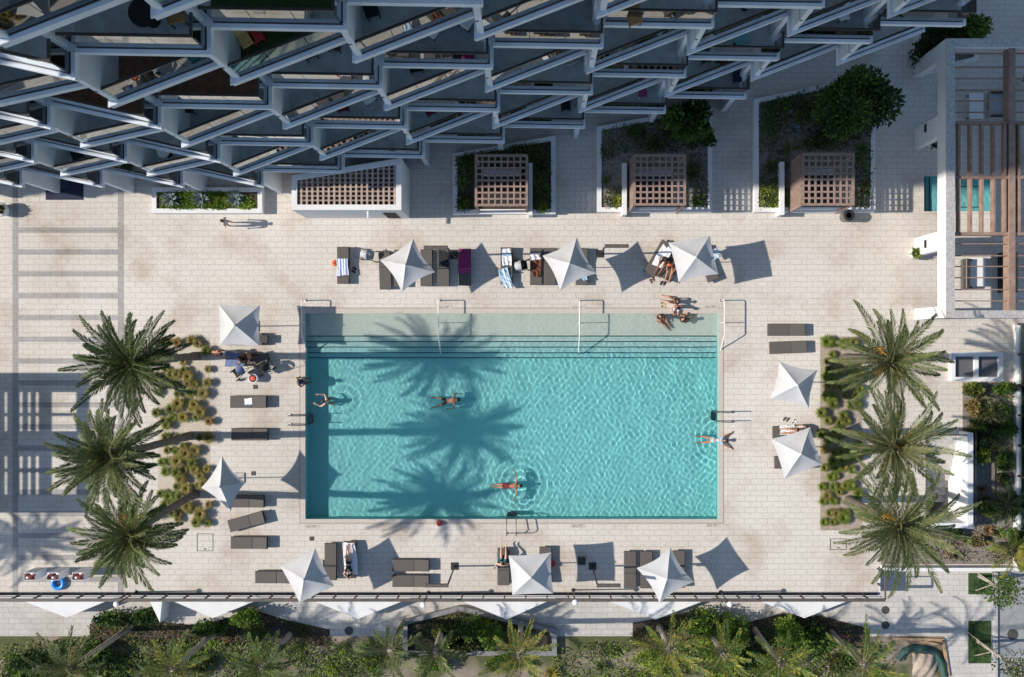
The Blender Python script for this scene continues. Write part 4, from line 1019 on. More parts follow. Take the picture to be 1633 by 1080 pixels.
def bag(label, u, v, r, m1, m2, z=0):
    p = P(u,v,z); p.z = z; o = empty('beach_bag', p, .3, label, 'bag')
    MB().lathe([(r*.8,0),(r*1.05,r*.6),(r*.95,r*1.2),(r*.5,r*1.3)], n=14).build('bag_body', M[m1], o, smooth=True)
    MB().tube([(-r*.6,0,r*1.2),(-r*.3,0,r*1.9),(r*.3,0,r*1.9),(r*.6,0,r*1.2)], .015, 5).build('handle', M[m2], o)
bag('small red bag at the south edge of the pool', 701, 834, .15, 'red', 'black'); bag('orange and green bag west of the blue striped towel', 535, 420, .16, 'orange', 'bush_g')
bag('black bag beside the grey hooded stroller', 823, 419, .15, 'black', 'black'); bag('dark bag against the magenta towel lounger', 726, 408, .15, 'black', 'skin_d'); bag('straw bag below the angled loungers', 1043, 436, .17, 'yellow', 'skin_d')
bag('red bag hanging by the parasol of the pale man', 881, 898, .17, 'red', 'darkred')
def side_table(label,u,v): table(label,u,v,.42,.42,.42,0,'wicker_frame',0,'side_table')
side_table('small dark side table in the parasol shade beside the light post', 927, 892); side_table('low side table between the two parasols at the north-west', 424, 541)

# ------------------------------------------------------------------ garden beds on the deck
tag(MB().sheet(poly_px([(252,538),(335,538),(335,846),(252,846)], 0), .006).build('gravel_bed', M['gravel']), kind='structure')
tag(MB().sheet(poly_px([(1308,537),(1375,537),(1375,846),(1308,846)], 0), .006).build('gravel_bed', M['sandsoil2']), kind='structure')
palms_l = ((314,568),(303,695),(312,788)); palms_r = ((1346,571),(1350,690),(1353,797))
cm = []
for i in range(6):
    m = clump_mesh(i+1, .34+.04*(i%3), .46, 380)
    me = m.build('ornamental_grass', [M[('grass_g','grass_o','grass_b')[(0,1,0,1,0,1)[i]]], M[('grass_o','grass_g','bush_l','grass_b','bush_o','bush_y')[i]]])
    cm.append(me)
rg = random.Random(11); spots = []
for bed, (cols, v0, v1, pal) in enumerate((((261,277,293,310,326),546,840,palms_l),((1316,1331,1346,1362),548,842,palms_r))):
    v = v0; r_ = 0
    while v < v1:
        for c_ in cols:
            u = c_+rg.uniform(-5,5)+(6 if r_%2 else -4); vv = v+rg.uniform(-4,4)
            if rg.random() < (.2 if bed == 0 else .12): continue
            if any(math.hypot(u-a,vv-b) < 15 for a,b in pal): continue
            spots.append((u,vv,bed))
        v += 13.5 if bed == 0 else 14; r_ += 1
used = set()
for u,v,bed in spots:
    j = rg.choice((0,2,4,0,2,4,0,2,1) if (u < 285 or bed) else (1,1,5,3,0,4,5)); p = P(u,v)
    o = cm[j] if j not in used else cm[j].copy()
    if j in used: COL.objects.link(o)
    used.add(j); o.location = p; o.rotation_euler.z = rg.uniform(0,6.28); s = rg.uniform(.58,.98); o.scale = (s,s,s*rg.uniform(.85,1.1))
    tag(o, 'rounded tuft of ornamental grass in the western gravel bed' if bed == 0 else 'rounded tuft of ornamental grass in the eastern gravel bed', 'grass tuft', 'grass tufts in the western bed' if bed == 0 else 'grass tufts in the eastern bed', 'thing')
for j in range(6):
    if j not in used: bpy.data.objects.remove(cm[j])

def pxy(u,v): q = P(u,v); return (q.x,q.y)
palm('western date palm nearest the square parasol', pxy(*palms_l[0]), 7.8, 2.35, 11, 58, ('palm_b','palm_b','palm_a'), lean=(0,-.25))
palm('tallest western date palm, middle of its row', pxy(*palms_l[1]), 9.0, 2.25, 12, 62)
palm('western date palm by the towel cabinets, with orange fruit', pxy(*palms_l[2]), 8.0, 2.15, 13, 56, ('palm_a','palm_a','palm_o'), fruit=2, lean=(.1,-.5))
MR = ('palm_a','palm_o','palm_c')
palm('eastern date palm with orange fruit beside the skylight', pxy(*palms_r[0]), 6.3, 2.65, 21, 46, MR, 5)
palm('eastern date palm over the sunken stair', pxy(*palms_r[1]), 6.4, 2.7, 22, 48, MR, 5)
palm('southern of the eastern date palms, reaching over the deck corner', pxy(*palms_r[2]), 6.8, 2.75, 23, 52, MR, 1)
# palms west of the picture, seen by their shade
palm('date palm on the deck west of the towel cabinets', pxy(-262,866), 6.6, 2.0, 31, 44)

# ------------------------------------------------------------------ lower beds and dune garden
B1 = [(143,995),(237,972),(258,992),(300,996),(340,992),(405,973),(458,989),(526,1004),(526,1030),(143,1030)]
B2 = [(651,994),(732,974),(808,989),(835,997),(877,1006),(877,1036),(651,1036)]
B3 = [(1009,993),(1050,986),(1110,973),(1150,986),(1191,993),(1248,978),(1310,982),(1388,1003),(1385,1034),(1009,1034)]
for b in (B1,B2,B3): tag(MB().sheet(poly_px(b, ZL), ZL+.006).build('planting_bed', M['soil']), kind='structure')
m, _i = ring_wall(poly_px([(642,990),(732,967),(840,992),(888,1004),(888,1046),(642,1046)], ZL+.3), .26, ZL-.01, ZL+.3)
tag(m.build('planter_kerb', M['kerb_grey']), 'grey concrete kerb around the olive shrubs on the lower level', 'kerb')
cover('dune_grass', [poly_px([(0,1020),(640,1020),(640,1085),(0,1085)], ZL), poly_px([(880,1025),(1420,1025),(1420,1085),(880,1085)], ZL)], ZL, 190, .17, ('bush_o','bush_l','bush_g','palm_c'), 41, .14)
cover('dune_grass', [poly_px([(0,1045),(260,1045),(260,1085),(0,1085)], ZL)], ZL, 120, .26, ('bush_g','bush_d'), 42, .15)
cover('bed_litter', [poly_px(b, ZL) for b in (B1,B2,B3)], ZL, 150, .15, ('bush_d','bush_o','bush_g','grass_b'), 43, .12)
GB = [
 (185,988,1.25,.42,1.1,('bush_d','bush_g'),'dark clipped hedge east of the first pointed ledge'),
 (232,985,.8,.5,1.1,('bush_d','bush_d','bush_g'),'dark hedge touching the narrow steep ledge'),
 (330,1003,1.0,.45,1.0,('bush_d','bush_g'),'dark low hedge below the second pointed ledge'),
 (392,985,.9,.45,1.2,('bush_l','bush_g'),'bright green shrub right of the second pointed ledge'),
 (410,1008,.7,.6,1.2,('bush_g','bush_o'),'upright shrub between palm trunks on the west'),
 (715,1012,.8,.7,1.0,('bush_y','bush_d','bush_o'),'olive shrub with lime tips in the concrete kerb'),
 (752,1000,.8,.7,1.2,('bush_d','bush_g'),'dark shrub in the middle of the concrete kerb'),
 (778,1008,.75,.8,1.2,('bush_l','bush_g'),'green shrub to the east inside the concrete kerb'),
 (735,1032,.9,.5,.9,('bush_d','bush_o'),'dark sprawling shrub at the foot of the concrete kerb'),
 (1127,997,1.05,.8,1.6,('bush_l','bush_g','bush_d'),'bright green tall shrub below the east lamp'),
 (1172,1010,.9,1.0,1.5,('bush_l','bush_g'),'green shrub east of the tallest bright one'),
 (1135,1038,.9,.6,1.0,('bush_y','bush_g'),'lime shrub at the bottom by the yellow palm'),
 (1180,1052,.8,.6,1.0,('bush_g','bush_d'),'green shrub low by the sandy patch'),
 (1262,1008,.85,.9,1.4,('bush_l','bush_g'),'green shrub under the easternmost ledge'),
 (1300,1022,.95,.75,1.3,('bush_g','bush_d'),'green shrub between two leaning palm trunks'),
 (1258,1036,.8,.6,1.0,('bush_d','bush_g'),'dark shrub at the leg of a leaning palm'),
 (60,1062,1.5,.8,.9,('bush_g','bush_d'),'broad green shrub in the far south-west corner'),
 (150,1050,1.1,.8,.9,('bush_d','bush_g'),'dark green shrub between the two westernmost young palms'),
 (310,1058,1.0,.6,.7,('bush_g','bush_o'),'green shrub at the bottom below the hedge'),
 (600,1050,.9,.6,.7,('bush_o','bush_g'),'olive shrub on sand west of the concrete kerb'),
 (690,1062,1.0,.5,.7,('bush_l','bush_g'),'fresh green shrub at the bottom below the concrete kerb'),
 (800,1060,1.0,.5,.8,('bush_g','bush_d'),'green shrub at the bottom below the yellowing palm'),
 (1040,1055,.9,.6,.7,('bush_l','bush_y'),'lime shrub below the broad yellow-green palm'),
 (1225,1062,.9,.5,.7,('bush_l','bush_g'),'fresh green shrub at the bottom below the thick trunk'),
 (1340,1058,.8,.5,.7,('bush_g','bush_o'),'green shrub at the bottom by the long fronds'),
]
for i,(u,v,rx,ry,h,ms,lab) in enumerate(GB): bush(lab, u, v, rx*1.08, ry*1.08, h, ZL, int(1500*rx*ry/.5), .15, ms, 60+i, lobes=11)
GP = 'young palms in the lower garden'
LP_ = [
 (205,1002,6.3,'palm_tree','young palm at the far west of the lower garden',('palm_a','palm_b','palm_c'),1.9,30),
 (340,1010,5.6,'palm_tree','young palm with a pale trunk below the second pointed ledge',('palm_g','palm_a','palm_y'),1.8,22),
 (462,1012,5.0,'palm_tree','young palm with a trunk slanting beside dry mulch',('palm_g','palm_b','palm_a'),1.9,22),
 (643,992,4.6,'palm_tree','thin young palm at the west corner of the concrete kerb',('palm_a','palm_b','palm_c'),1.5,16),
 (706,1002,3.8,'palm_tree','grey-green young palm inside the concrete kerb',('palm_c','palm_a','palm_a'),1.3,14),
 (831,992,5.2,'palm_tree','yellowing young palm at the east end of the concrete kerb',('palm_y','palm_a','palm_g'),1.7,16),
 (1052,1000,3.6,'palm_tree','broad yellow-green young palm below the fifth pointed ledge',('palm_y','palm_g','palm_a'),2.0,16),
 (1128,1002,4.0,'palm_tree','grey-green young palm rising from bright shrubs',('palm_g','palm_a','palm_y'),1.6,14),
 (1203,1004,5.2,'palm_tree','young palm with a thick trunk under the easternmost ledge',('palm_g','palm_a','palm_y'),1.8,18),
 (1325,1008,5.0,'palm_tree','young palm with long fronds near the two round covers',('palm_g','palm_a','palm_y'),2.2,15),
]
for i,(u,v,h,nm,lab,ms,rr,nf) in enumerate(LP_):
    q = P(u,v,ZL); palm(lab, (q.x,q.y), h+1.3 if False else h, rr, 80+i, nf, ms, 0, (0,0), GP, .13, .34, (-.1,1.3), 26, 'bark_pale', ZL)
for i,(u,v,r,ms,lab) in enumerate(((1278,1076,.8,'palm_g','bright green fan plant at the bottom edge by the sandy patch'),(1388,1074,.85,'palm_g','bright green fan plant at the bottom edge below the round covers'),(1165,1078,.7,'bush_y','lime fan plant at the bottom edge'),(30,1065,.8,'bush_g','green fan plant in the far bottom corner'),(960,1062,.5,'palm_a','small tuft on open sand'),(880,1072,.6,'palm_y','yellowish tuft at the bottom edge by the kerb'))):
    rosette(lab, u, v, r, ZL, 60, ms, 120+i, 'fan_plant', 'plant', None, .06)
# construction corner: tarp and lumber
m = MB(); pts = [(1432,1052),(1440,1038),(1452,1033),(1475,1036),(1492,1042),(1502,1056),(1507,1078)]
q = [P(u,v,ZL) for u,v in pts]
def tarp(a,b):
    x = a*(len(q)-1); i = min(len(q)-2,int(x)); p = q[i].lerp(q[i+1], x-i); d = (q[i+1]-q[i]).normalized(); nrm = Vector((d.y,-d.x,0))
    return p + nrm*(.42*(b-.5)+.04*math.sin(9*a)) + Vector((0,0,.04+.22*math.sin(PI*b)+.03*math.sin(23*a+4*b)))
m.grid(tarp, 30, 6); tag(m.build('green_tarp', M['tarp'], smooth=True), 'dark green tarp curled round a heap of sand', 'tarp')
for i,(a,b,lab) in enumerate((((1425,1018),(1505,1020),'long plank lying along the path edge by the tarp'),((1468,1022),(1498,1028),'short plank tilted beside the tarp'),((1503,1020),(1512,1078),'plank running down to the picture bottom by the tarp'))):
    A,B = P(*a,ZL), P(*b,ZL); c_ = (A+B)/2; mm = MB().bar(A-c_+Vector((0,0,.06)), B-c_+Vector((0,0,.06)), .14, .10); tag(mm.build('plank', M['lumber'], None, c_), lab, 'plank')
m = MB().grid(lambda a,b: (*P(1455+40*a,1042+42*b,ZL)[:2], ZL-.02+.3*math.sin(PI*a)*math.sin(PI*min(1,b+.1))+.05*math.sin(17*a+9*b)), 16, 16); tag(m.build('sand_heap', M['sandsoil2'], smooth=True), 'pale heap of sand inside the green tarp', 'sand heap')
for (u0,u1,v0,v1) in ((1544,1582,914,948),(1544,1581,990,1058)): tag(MB().sheet(poly_px([(u0,v0),(u1,v0),(u1,v1),(u0,v1)], ZL), ZL+.006).build('lawn', M['lawn']), kind='structure')
cover('lawn_grass', [poly_px([(1545,915),(1581,915),(1581,947),(1545,947)], ZL), poly_px([(1545,991),(1580,991),(1580,1057),(1545,1057)], ZL)], ZL, 260, .09, ('bush_g','bush_d','bush_d'), 44, .05)
def street_tree(label, u, v, h, r, seed):
    p = P(u,v,ZL); o = empty('street_tree', (p.x,p.y,ZL), 0, label, 'tree'); rg = random.Random(seed)
    MB().tube([(0,0,0),(.03,-.02,h*.5),(0,0,h*.85)], [.09,.07,.04], 8).build('trunk', M['bark_pale'], o)
    for i in range(3):
        a = i*2.1+.3; MB().tube([(math.cos(a)*.8,math.sin(a)*.8,0),(math.cos(a)*.06,math.sin(a)*.06,1.5)], .03, 6).build('stake', M['bark_pale'], o)
    m = MB()
    for i in range(6):
        a = i*1.05; m.tube([(0,0,h*.6),(math.cos(a)*r*.4,math.sin(a)*r*.4,h*.8),(math.cos(a)*r*.7,math.sin(a)*r*.7,h*.95)], [.035,.022,.01], 5)
    m.build('limb', M['bark_pale'], o)
    m = MB(); bush_mesh(m, (0,0,h*.55), r, r, h*.55, 900, .15, rg, (0,1,2), 9); m.build('crown', [M['bush_g'],M['bush_o'],M['bush_d']], o)
street_tree('small staked tree in the upper lawn square by the road', 1561, 919, 3.2, .95, 5)
street_tree('staked tree in the lower lawn square leaning over the road', 1559, 1023, 4.8, 1.1, 6)

# ------------------------------------------------------------------ eastern garden, skylight, sunken stair, boundary
G1 = [(1535,610),(1633,610),(1633,690),(1550,690),(1550,832),(1440,840),(1440,900),(1640,900),(1640,610)]
tag(MB().sheet(poly_px([(1535,610),(1640,610),(1640,900),(1535,900)], 0), .006).build('garden_bed', M['sandsoil']), kind='structure')
tag(MB().sheet(poly_px([(1405,838),(1534.9,838),(1534.9,900),(1405,900)], 0), .006).build('garden_bed', M['sandsoil']), kind='structure')
tag(MB().box(DXR+.11, 26.6, DYR-.12, DYR+.06, ZL-.02, .55).build('boundary_wall', M['white']), 'white boundary wall south of the eastern garden', 'wall')
a = P(1517,608,.35); b = P(1600,562,.35)
o = empty('skylight', (a.x,a.y,0), 0, 'white framed double skylight beside the eastern palm', 'skylight'); W, D = b.x-a.x, b.y-a.y
m, inn_ = ring_wall([(0,0),(W,0),(W,D),(0,D)], .22, 0, .35); m.build('frame', M['white'], o)
MB().box(W*.49-.1,W*.49+.1,.221,D-.221,.02,.345).build('mullion', M['white'], o)
for x0,x1 in ((.222,W*.49-.102),(W*.49+.102,W-.222)): MB().box(x0,x1,.222,D-.222,.15,.17).build('pane', M['skylight'], o)
# sunken stair
st = empty('sunken_stair', (PX0,PY0,0), 0, 'white walled sunken stair beneath the eastern palms', 'stair'); SO = Vector((-PX0,-PY0,0))
m = MB(); N = 9
for i in range(N): m.box(PX0+.01, PX1-.01, PY1-.01-(i+1)*.42, PY1-.01-i*.42, -3.0, -.17*(i+1))
m.build('steps', M['concrete'], st, SO)
m = MB().box(PX0-.004, PX0+.0, PY0, PY1, -3, -.005).box(PX1, PX1+.004, PY0, PY1, -3, -.005).box(PX0,PX1,PY0-.004,PY0,-3,-.005); m.build('pit_lining', M['white'], st, SO)
MB().box(PX1+.01, PX1+.30, PY0-.28, PY1+.25, -.05, 1.0).build('parapet', M['white'], st, SO)
MB().box(PX0-.6, PX1+.005, PY0-.28, PY0-.01, -.05, .9).build('parapet', M['white'], st, SO)
m = MB()
for i in range(46): y = PY0-.2+i*.106; m.box(PX1+.40,PX1+.415,y,y+.015,.02,1.05)
for z in (.1,1.06): m.box(PX1+.385,PX1+.43,PY0-.3,PY1+.3,z,z+.04)
m.build('railing', M['rail'], st, SO)
MB().box(PX0-.3, PX1+.01, PY1+.1, PY1+.16, .9, .96).build('landing_rail', M['rail'], st, SO)
# glass fence on the eastern boundary
gf = empty('glass_fence', (25.6,0,0), 0, 'glass boundary fence with dark clamps on a white upstand, far east', 'fence'); GO = Vector((-25.6,0,0))
MB().box(25.35,25.62,DYR+.07,1.0,0,.35).build('upstand', M['white'], gf, GO)
m = MB()
for i in range(8): y = 1.0-i*1.6; m.box(25.48,25.50,y-1.55,y,.36,1.5)
m.build('glass_panels', M['glass'], gf, GO)
for i in range(9): y = 1.0-i*1.6+.02; MB().box(25.4,25.66,y-.05,y+.05,.351,1.2).build('post', M['rail'], gf, GO)
MB().box(25.45,25.53,DYR+.07,1.05,1.502,1.55).build('cap_rail', M['rail'], gf, GO)
tag(MB().sheet([(25.7,DYR+.06),(40,DYR+.06),(40,1.0),(25.7,1.0)], .004).build('neighbour_yard', M['asphalt']), kind='structure')
EG = [
 (1553,622,.55,.5,.7,('grass_g','bush_o'),'lime tuft shrub at the corner below the skylight'),(1605,620,.6,.4,.8,('bush_d','bush_g'),'dark shrub below the east end of the skylight'),
 (1550,650,.4,.5,.6,('grass_o','bush_o'),'ochre shrub along the west edge of the east garden'),(1585,660,1.0,.6,.9,('bush_g','bush_o','palm_c'),'pale-flecked wide shrub in the east garden'),
 (1555,680,.55,.4,.7,('bush_o','bush_g'),'olive shrub by the top of the stair railing'),(1600,685,.7,.5,.9,('bush_d','bush_g'),'dark green shrub by the glass fence'),
 (1570,705,.7,.5,.9,('bush_d','bush_o'),'shaded shrub east of the stair railing'),(1566,725,.55,.5,.6,('bush_y','bush_g'),'bright lime patch shrub east of the stair railing'),
 (1603,735,.55,.6,.9,('bush_d','bush_g'),'dark shrub halfway along the glass fence'),(1600,765,.4,.4,.6,('bush_o','bush_d'),'small olive shrub by the glass fence'),
 (1575,808,.6,.5,.8,('bush_g','bush_o'),'green shrub beside the lower end of the stair railing'),(1610,805,.5,.7,1.0,('bush_d','bush_g'),'dark shrub near the south end of the glass fence'),
 (1520,850,.7,.35,.6,('bush_o','bush_d'),'olive shrub south of the stair'),(1560,865,.4,.3,.5,('grass_b','bush_o'),'brownish low shrub near the boundary wall'),
 (1620,860,.5,.7,1.0,('bush_d','bush_g'),'dark shrub in the south-east garden corner'),
]
for i,(u,v,rx,ry,h,ms,lab) in enumerate(EG): bush(lab, u, v, rx, ry, h, .0, int(1600*rx*ry/.4), .13, ms, 160+i, lobes=8)
cover('groundcover', [poly_px([(1550,615),(1616,615),(1616,740),(1552,740)], 0)], 0, 260, .15, ('bush_o','bush_g','grass_o','bush_d'), 47, .2)
cover('groundcover', [poly_px([(1440,842),(1612,842),(1612,895),(1440,895)], 0)], 0, 110, .14, ('bush_o','grass_b','bush_d'), 48, .1)
for i,(u,v,r,ms,lab) in enumerate(((1540,860,.4,'agave_g','pale green rosette south of the stair'),(1575,845,.42,'grass_b','brown rosette in the south-east garden'),(1592,850,.4,'agave_g','yellow-green rosette beside a brown one'),(1565,780,.35,'grass_b','dark reddish rosette by the stair railing'),(1525,885,.35,'bush_o','olive rosette close to the boundary wall'))): rosette(lab,u,v,r,.0,30,ms,190+i,'rosette_plant')
q = P(1592,868); palm('small yellow palm in the south-east garden corner', (q.x,q.y), 1.5, 1.25, 201, 20, ('palm_y','palm_g','palm_y'), 0, (0,0), None, .1, .3, (-.1,1.25), 22)
q = P(1590,800); palm('small green palm by the lower stair railing', (q.x,q.y), 1.1, 1.0, 202, 16, ('palm_a','palm_g','palm_b'), 0, (0,0), None, .09, .26, (-.1,1.25), 20)

# ------------------------------------------------------------------ balcony furniture
def inside_poly(p, poly):
    c = False; j = len(poly)-1
    for i in range(len(poly)):
        if (poly[i][1] > p.y) != (poly[j][1] > p.y) and p.x < (poly[j][0]-poly[i][0])*(p.y-poly[i][1])/(poly[j][1]-poly[i][1])+poly[i][0]: c = not c
        j = i
    return c
def floor_at(u, v):
    for z, kind in LEV[::-1]:
        p = P(u,v,z)
        for k in range(-10,9):
            f = front(kind,k); a, b = f[0][0], f[-1][0]; back = yk(k)+3
            poly = [f[0],f[1],(b,back),(a,back)] if kind == 'A' else [f[1],f[2],(b,back),(a,back)]
            if inside_poly(p, poly): return z
    return None
def chair(label, u, v, z, rz, m1, m2='rail', w=.6):
    w *= .85; z = floor_at(u, v) or z
    p = P(u,v,z+.2); o = empty('balcony_chair', (p.x,p.y,z+.008), rz, label, 'chair')
    MB().rbox(-w/2,w/2,-w/2,w/2,.38,.45,.02).build('seat', M[m1], o); b = MB().rbox(-w/2,w/2,-.03,.03,0,.5,.02).build('backrest', M[m1], o, (0,w/2-.02,.44)); b.rotation_euler.x = R(-15)
    for sx_ in (-1,1):
        for sy_ in (-1,1): MB().box(sx_*(w/2-.05)-.02,sx_*(w/2-.05)+.02,sy_*(w/2-.05)-.02,sy_*(w/2-.05)+.02,0,.379).build('leg', M[m2], o)
def rtable(label, u, v, z, r, m1):
    z = floor_at(u, v) or z
    p = P(u,v,z+.3); o = empty('balcony_table', (p.x,p.y,z+.008), 0, label, 'table')
    MB().lathe([(r,.68),(r,.72),(r*.5,.725)], n=22).build('table_top', M[m1], o); MB().tube([(0,0,.02),(0,0,.679)], .04, 8).build('leg', M['rail'], o); MB().lathe([(r*.5,0),(r*.5,.03),(.05,.04)], n=16).build('foot', M['rail'], o)
chair('pale yellow chair on an upper west balcony', 396, 66, 18.9, .5, 'yellow','red',.55); chair('red chair behind the pale yellow one', 412, 60, 18.9, .5, 'red','red',.5)
rtable('round black table on the topmost west balcony', 238, 28, 21.9, .42, 'black'); chair('tan chair beside the round black table', 284, 28, 21.9, .2, 'char_orange','rail',.6)
chair('black chair on a top balcony in the middle', 594, 20, 21.9, .3, 'black','rail',.55); chair('white lounge chair on a turf balcony in the middle', 690, 50, 18.9, -.6, 'tw_white','rail',.6); chair('second white lounge chair on a turf balcony', 744, 36, 18.9, -.6, 'tw_white','rail',.6)
chair('dark chair on the brown tiled balcony', 495, 86, 15.9, .4, 'black','rail',.55); chair('dark armchair in the corner of the brown tiled balcony', 535, 72, 15.9, -.2, 'rail','rail',.6)
rtable('round teal table on a lower east balcony', 1178, 66, 9.9, .33, 'teal_chair'); chair('navy chair with tan legs on a low east balcony', 1174, 126, 6.9, .1, 'navy','char_orange',.5)
chair('white stool on the eastern top balcony', 1343, 27, 9.9, .2, 'tw_white','rail',.5); chair('red chair on a middle balcony', 686, 178, 9.9, .5, 'darkred','darkred',.5)
chair('dark chair on a low balcony by the western planter', 902, 170, 3.9, 0, 'black','rail',.55); chair('lilac cushioned seat on a low balcony', 1024, 150, 3.9, 0, 'magenta2','tw_white',.5)

for (u,v,rz,m_,m2_,lab) in ((910,96,.4,'steel','steel','pale metal chair on a middle balcony'),(1124,93,.3,'black','rail','black chair on a low balcony near the middle planter'),(1152,97,-.5,'rail','rail','bronze chair beside the black one on a low balcony'),
  (664,107,.2,'black','rail','black chair on the balcony over the western planter'),(588,157,.6,'tw_white','rail','white chair on a balcony above the bar pavilion'),(548,170,.1,'darkred','rail','dark red chair on a balcony above the bar pavilion'),
  (126,247,.4,'black','rail','black chair on the balcony above the entrance rug'),(301,172,.0,'black','rail','black chair tucked by a white privacy wall on the west'),(206,266,-.4,'bush_o','rail','olive chair on the lowest west balcony'),(1010,32,.3,'char_orange','rail','tan chair high on an eastern balcony')):
    chair(lab, u, v, 9.9, rz, m_, m2_, .6)
rtable('small white round table on a low west balcony', 266, 245, 6.9, .28, 'tw_white'); rtable('small pale round table at the top of the east balconies', 1190, 8, 12.9, .3, 'grey_cloth')

# ------------------------------------------------------------------ people
def V(*a): return Vector(a)
STAND = dict(pel=V(0,0,.92), wai=V(0,.01,1.06), che=V(0,.0,1.25), nek=V(0,-.01,1.42), hea=V(0,.02,1.56), f=V(0,1,0),
  ls=V(-.17,-.01,1.36), le=V(-.22,-.03,1.08), lw=V(-.24,.05,.84), rs=V(.17,-.01,1.36), re=V(.22,-.03,1.08), rw=V(.24,.05,.84),
  lh=V(-.09,0,.86), lk=V(-.10,.03,.47), la=V(-.10,0,.07), lt=V(-.11,.15,.03), rh=V(.09,0,.86), rk=V(.11,-.04,.47), ra=V(.11,-.12,.07), rt=V(.12,.03,.03))
SITEDGE = dict(pel=V(0,0,.12), wai=V(0,-.02,.27), che=V(0,.02,.45), nek=V(0,.06,.61), hea=V(0,.12,.74), f=V(0,1,-.3),
  ls=V(-.17,.04,.55), le=V(-.25,-.08,.32), lw=V(-.24,-.02,.09), rs=V(.17,.04,.55), re=V(.26,.10,.34), rw=V(.16,.30,.22),
  lh=V(-.09,.03,.11), lk=V(-.11,.42,.10), la=V(-.10,.44,-.28), lt=V(-.10,.57,-.33), rh=V(.09,.03,.11), rk=V(.12,.43,.12), ra=V(.12,.47,-.26), rt=V(.13,.60,-.31))
SITFLOOR = dict(pel=V(0,0,.12), wai=V(0,-.03,.27), che=V(0,.0,.45), nek=V(0,.05,.61), hea=V(0,.10,.74), f=V(0,1,-.2),
  ls=V(-.17,.03,.55), le=V(-.26,.12,.36), lw=V(-.16,.34,.34), rs=V(.17,.03,.55), re=V(.27,.10,.34), rw=V(.18,.34,.30),
  lh=V(-.09,.05,.11), lk=V(-.14,.40,.36), la=V(-.12,.70,.07), lt=V(-.13,.84,.05), rh=V(.09,.05,.11), rk=V(.16,.42,.30), ra=V(.14,.76,.07), rt=V(.16,.90,.05))
LIE = dict(pel=V(0,0,.12), wai=V(0,.16,.12), che=V(0,.36,.13), nek=V(0,.54,.13), hea=V(0,.68,.15), f=V(0,.2,1),
  ls=V(-.17,.46,.12), le=V(-.30,.25,.08), lw=V(-.28,.0,.06), rs=V(.17,.46,.12), re=V(.31,.28,.08), rw=V(.30,.02,.06),
  lh=V(-.09,-.06,.11), lk=V(-.11,-.46,.12), la=V(-.10,-.86,.07), lt=V(-.12,-.96,.12), rh=V(.09,-.06,.11), rk=V(.12,-.46,.10), ra=V(.12,-.86,.07), rt=V(.14,-.96,.12))
def pose(base, **k): d = {a: (b.copy() if isinstance(b, Vector) else b) for a, b in base.items()}; d.update(k); return d
BONES = [('pel','wai'),('wai','che'),('che','nek'),('nek','hea'),('che','ls'),('ls','le'),('le','lw'),('che','rs'),('rs','re'),('re','rw'),('pel','lh'),('lh','lk'),('lk','la'),('la','lt'),('pel','rh'),('rh','rk'),('rk','ra'),('ra','rt')]
RAD = dict(pel=.125,wai=.105,che=.125,nek=.052,hea=.088,ls=.062,le=.042,lw=.028,rs=.062,re=.042,rw=.028,lh=.088,lk=.058,la=.036,lt=.026,rh=.088,rk=.058,ra=.036,rt=.026)
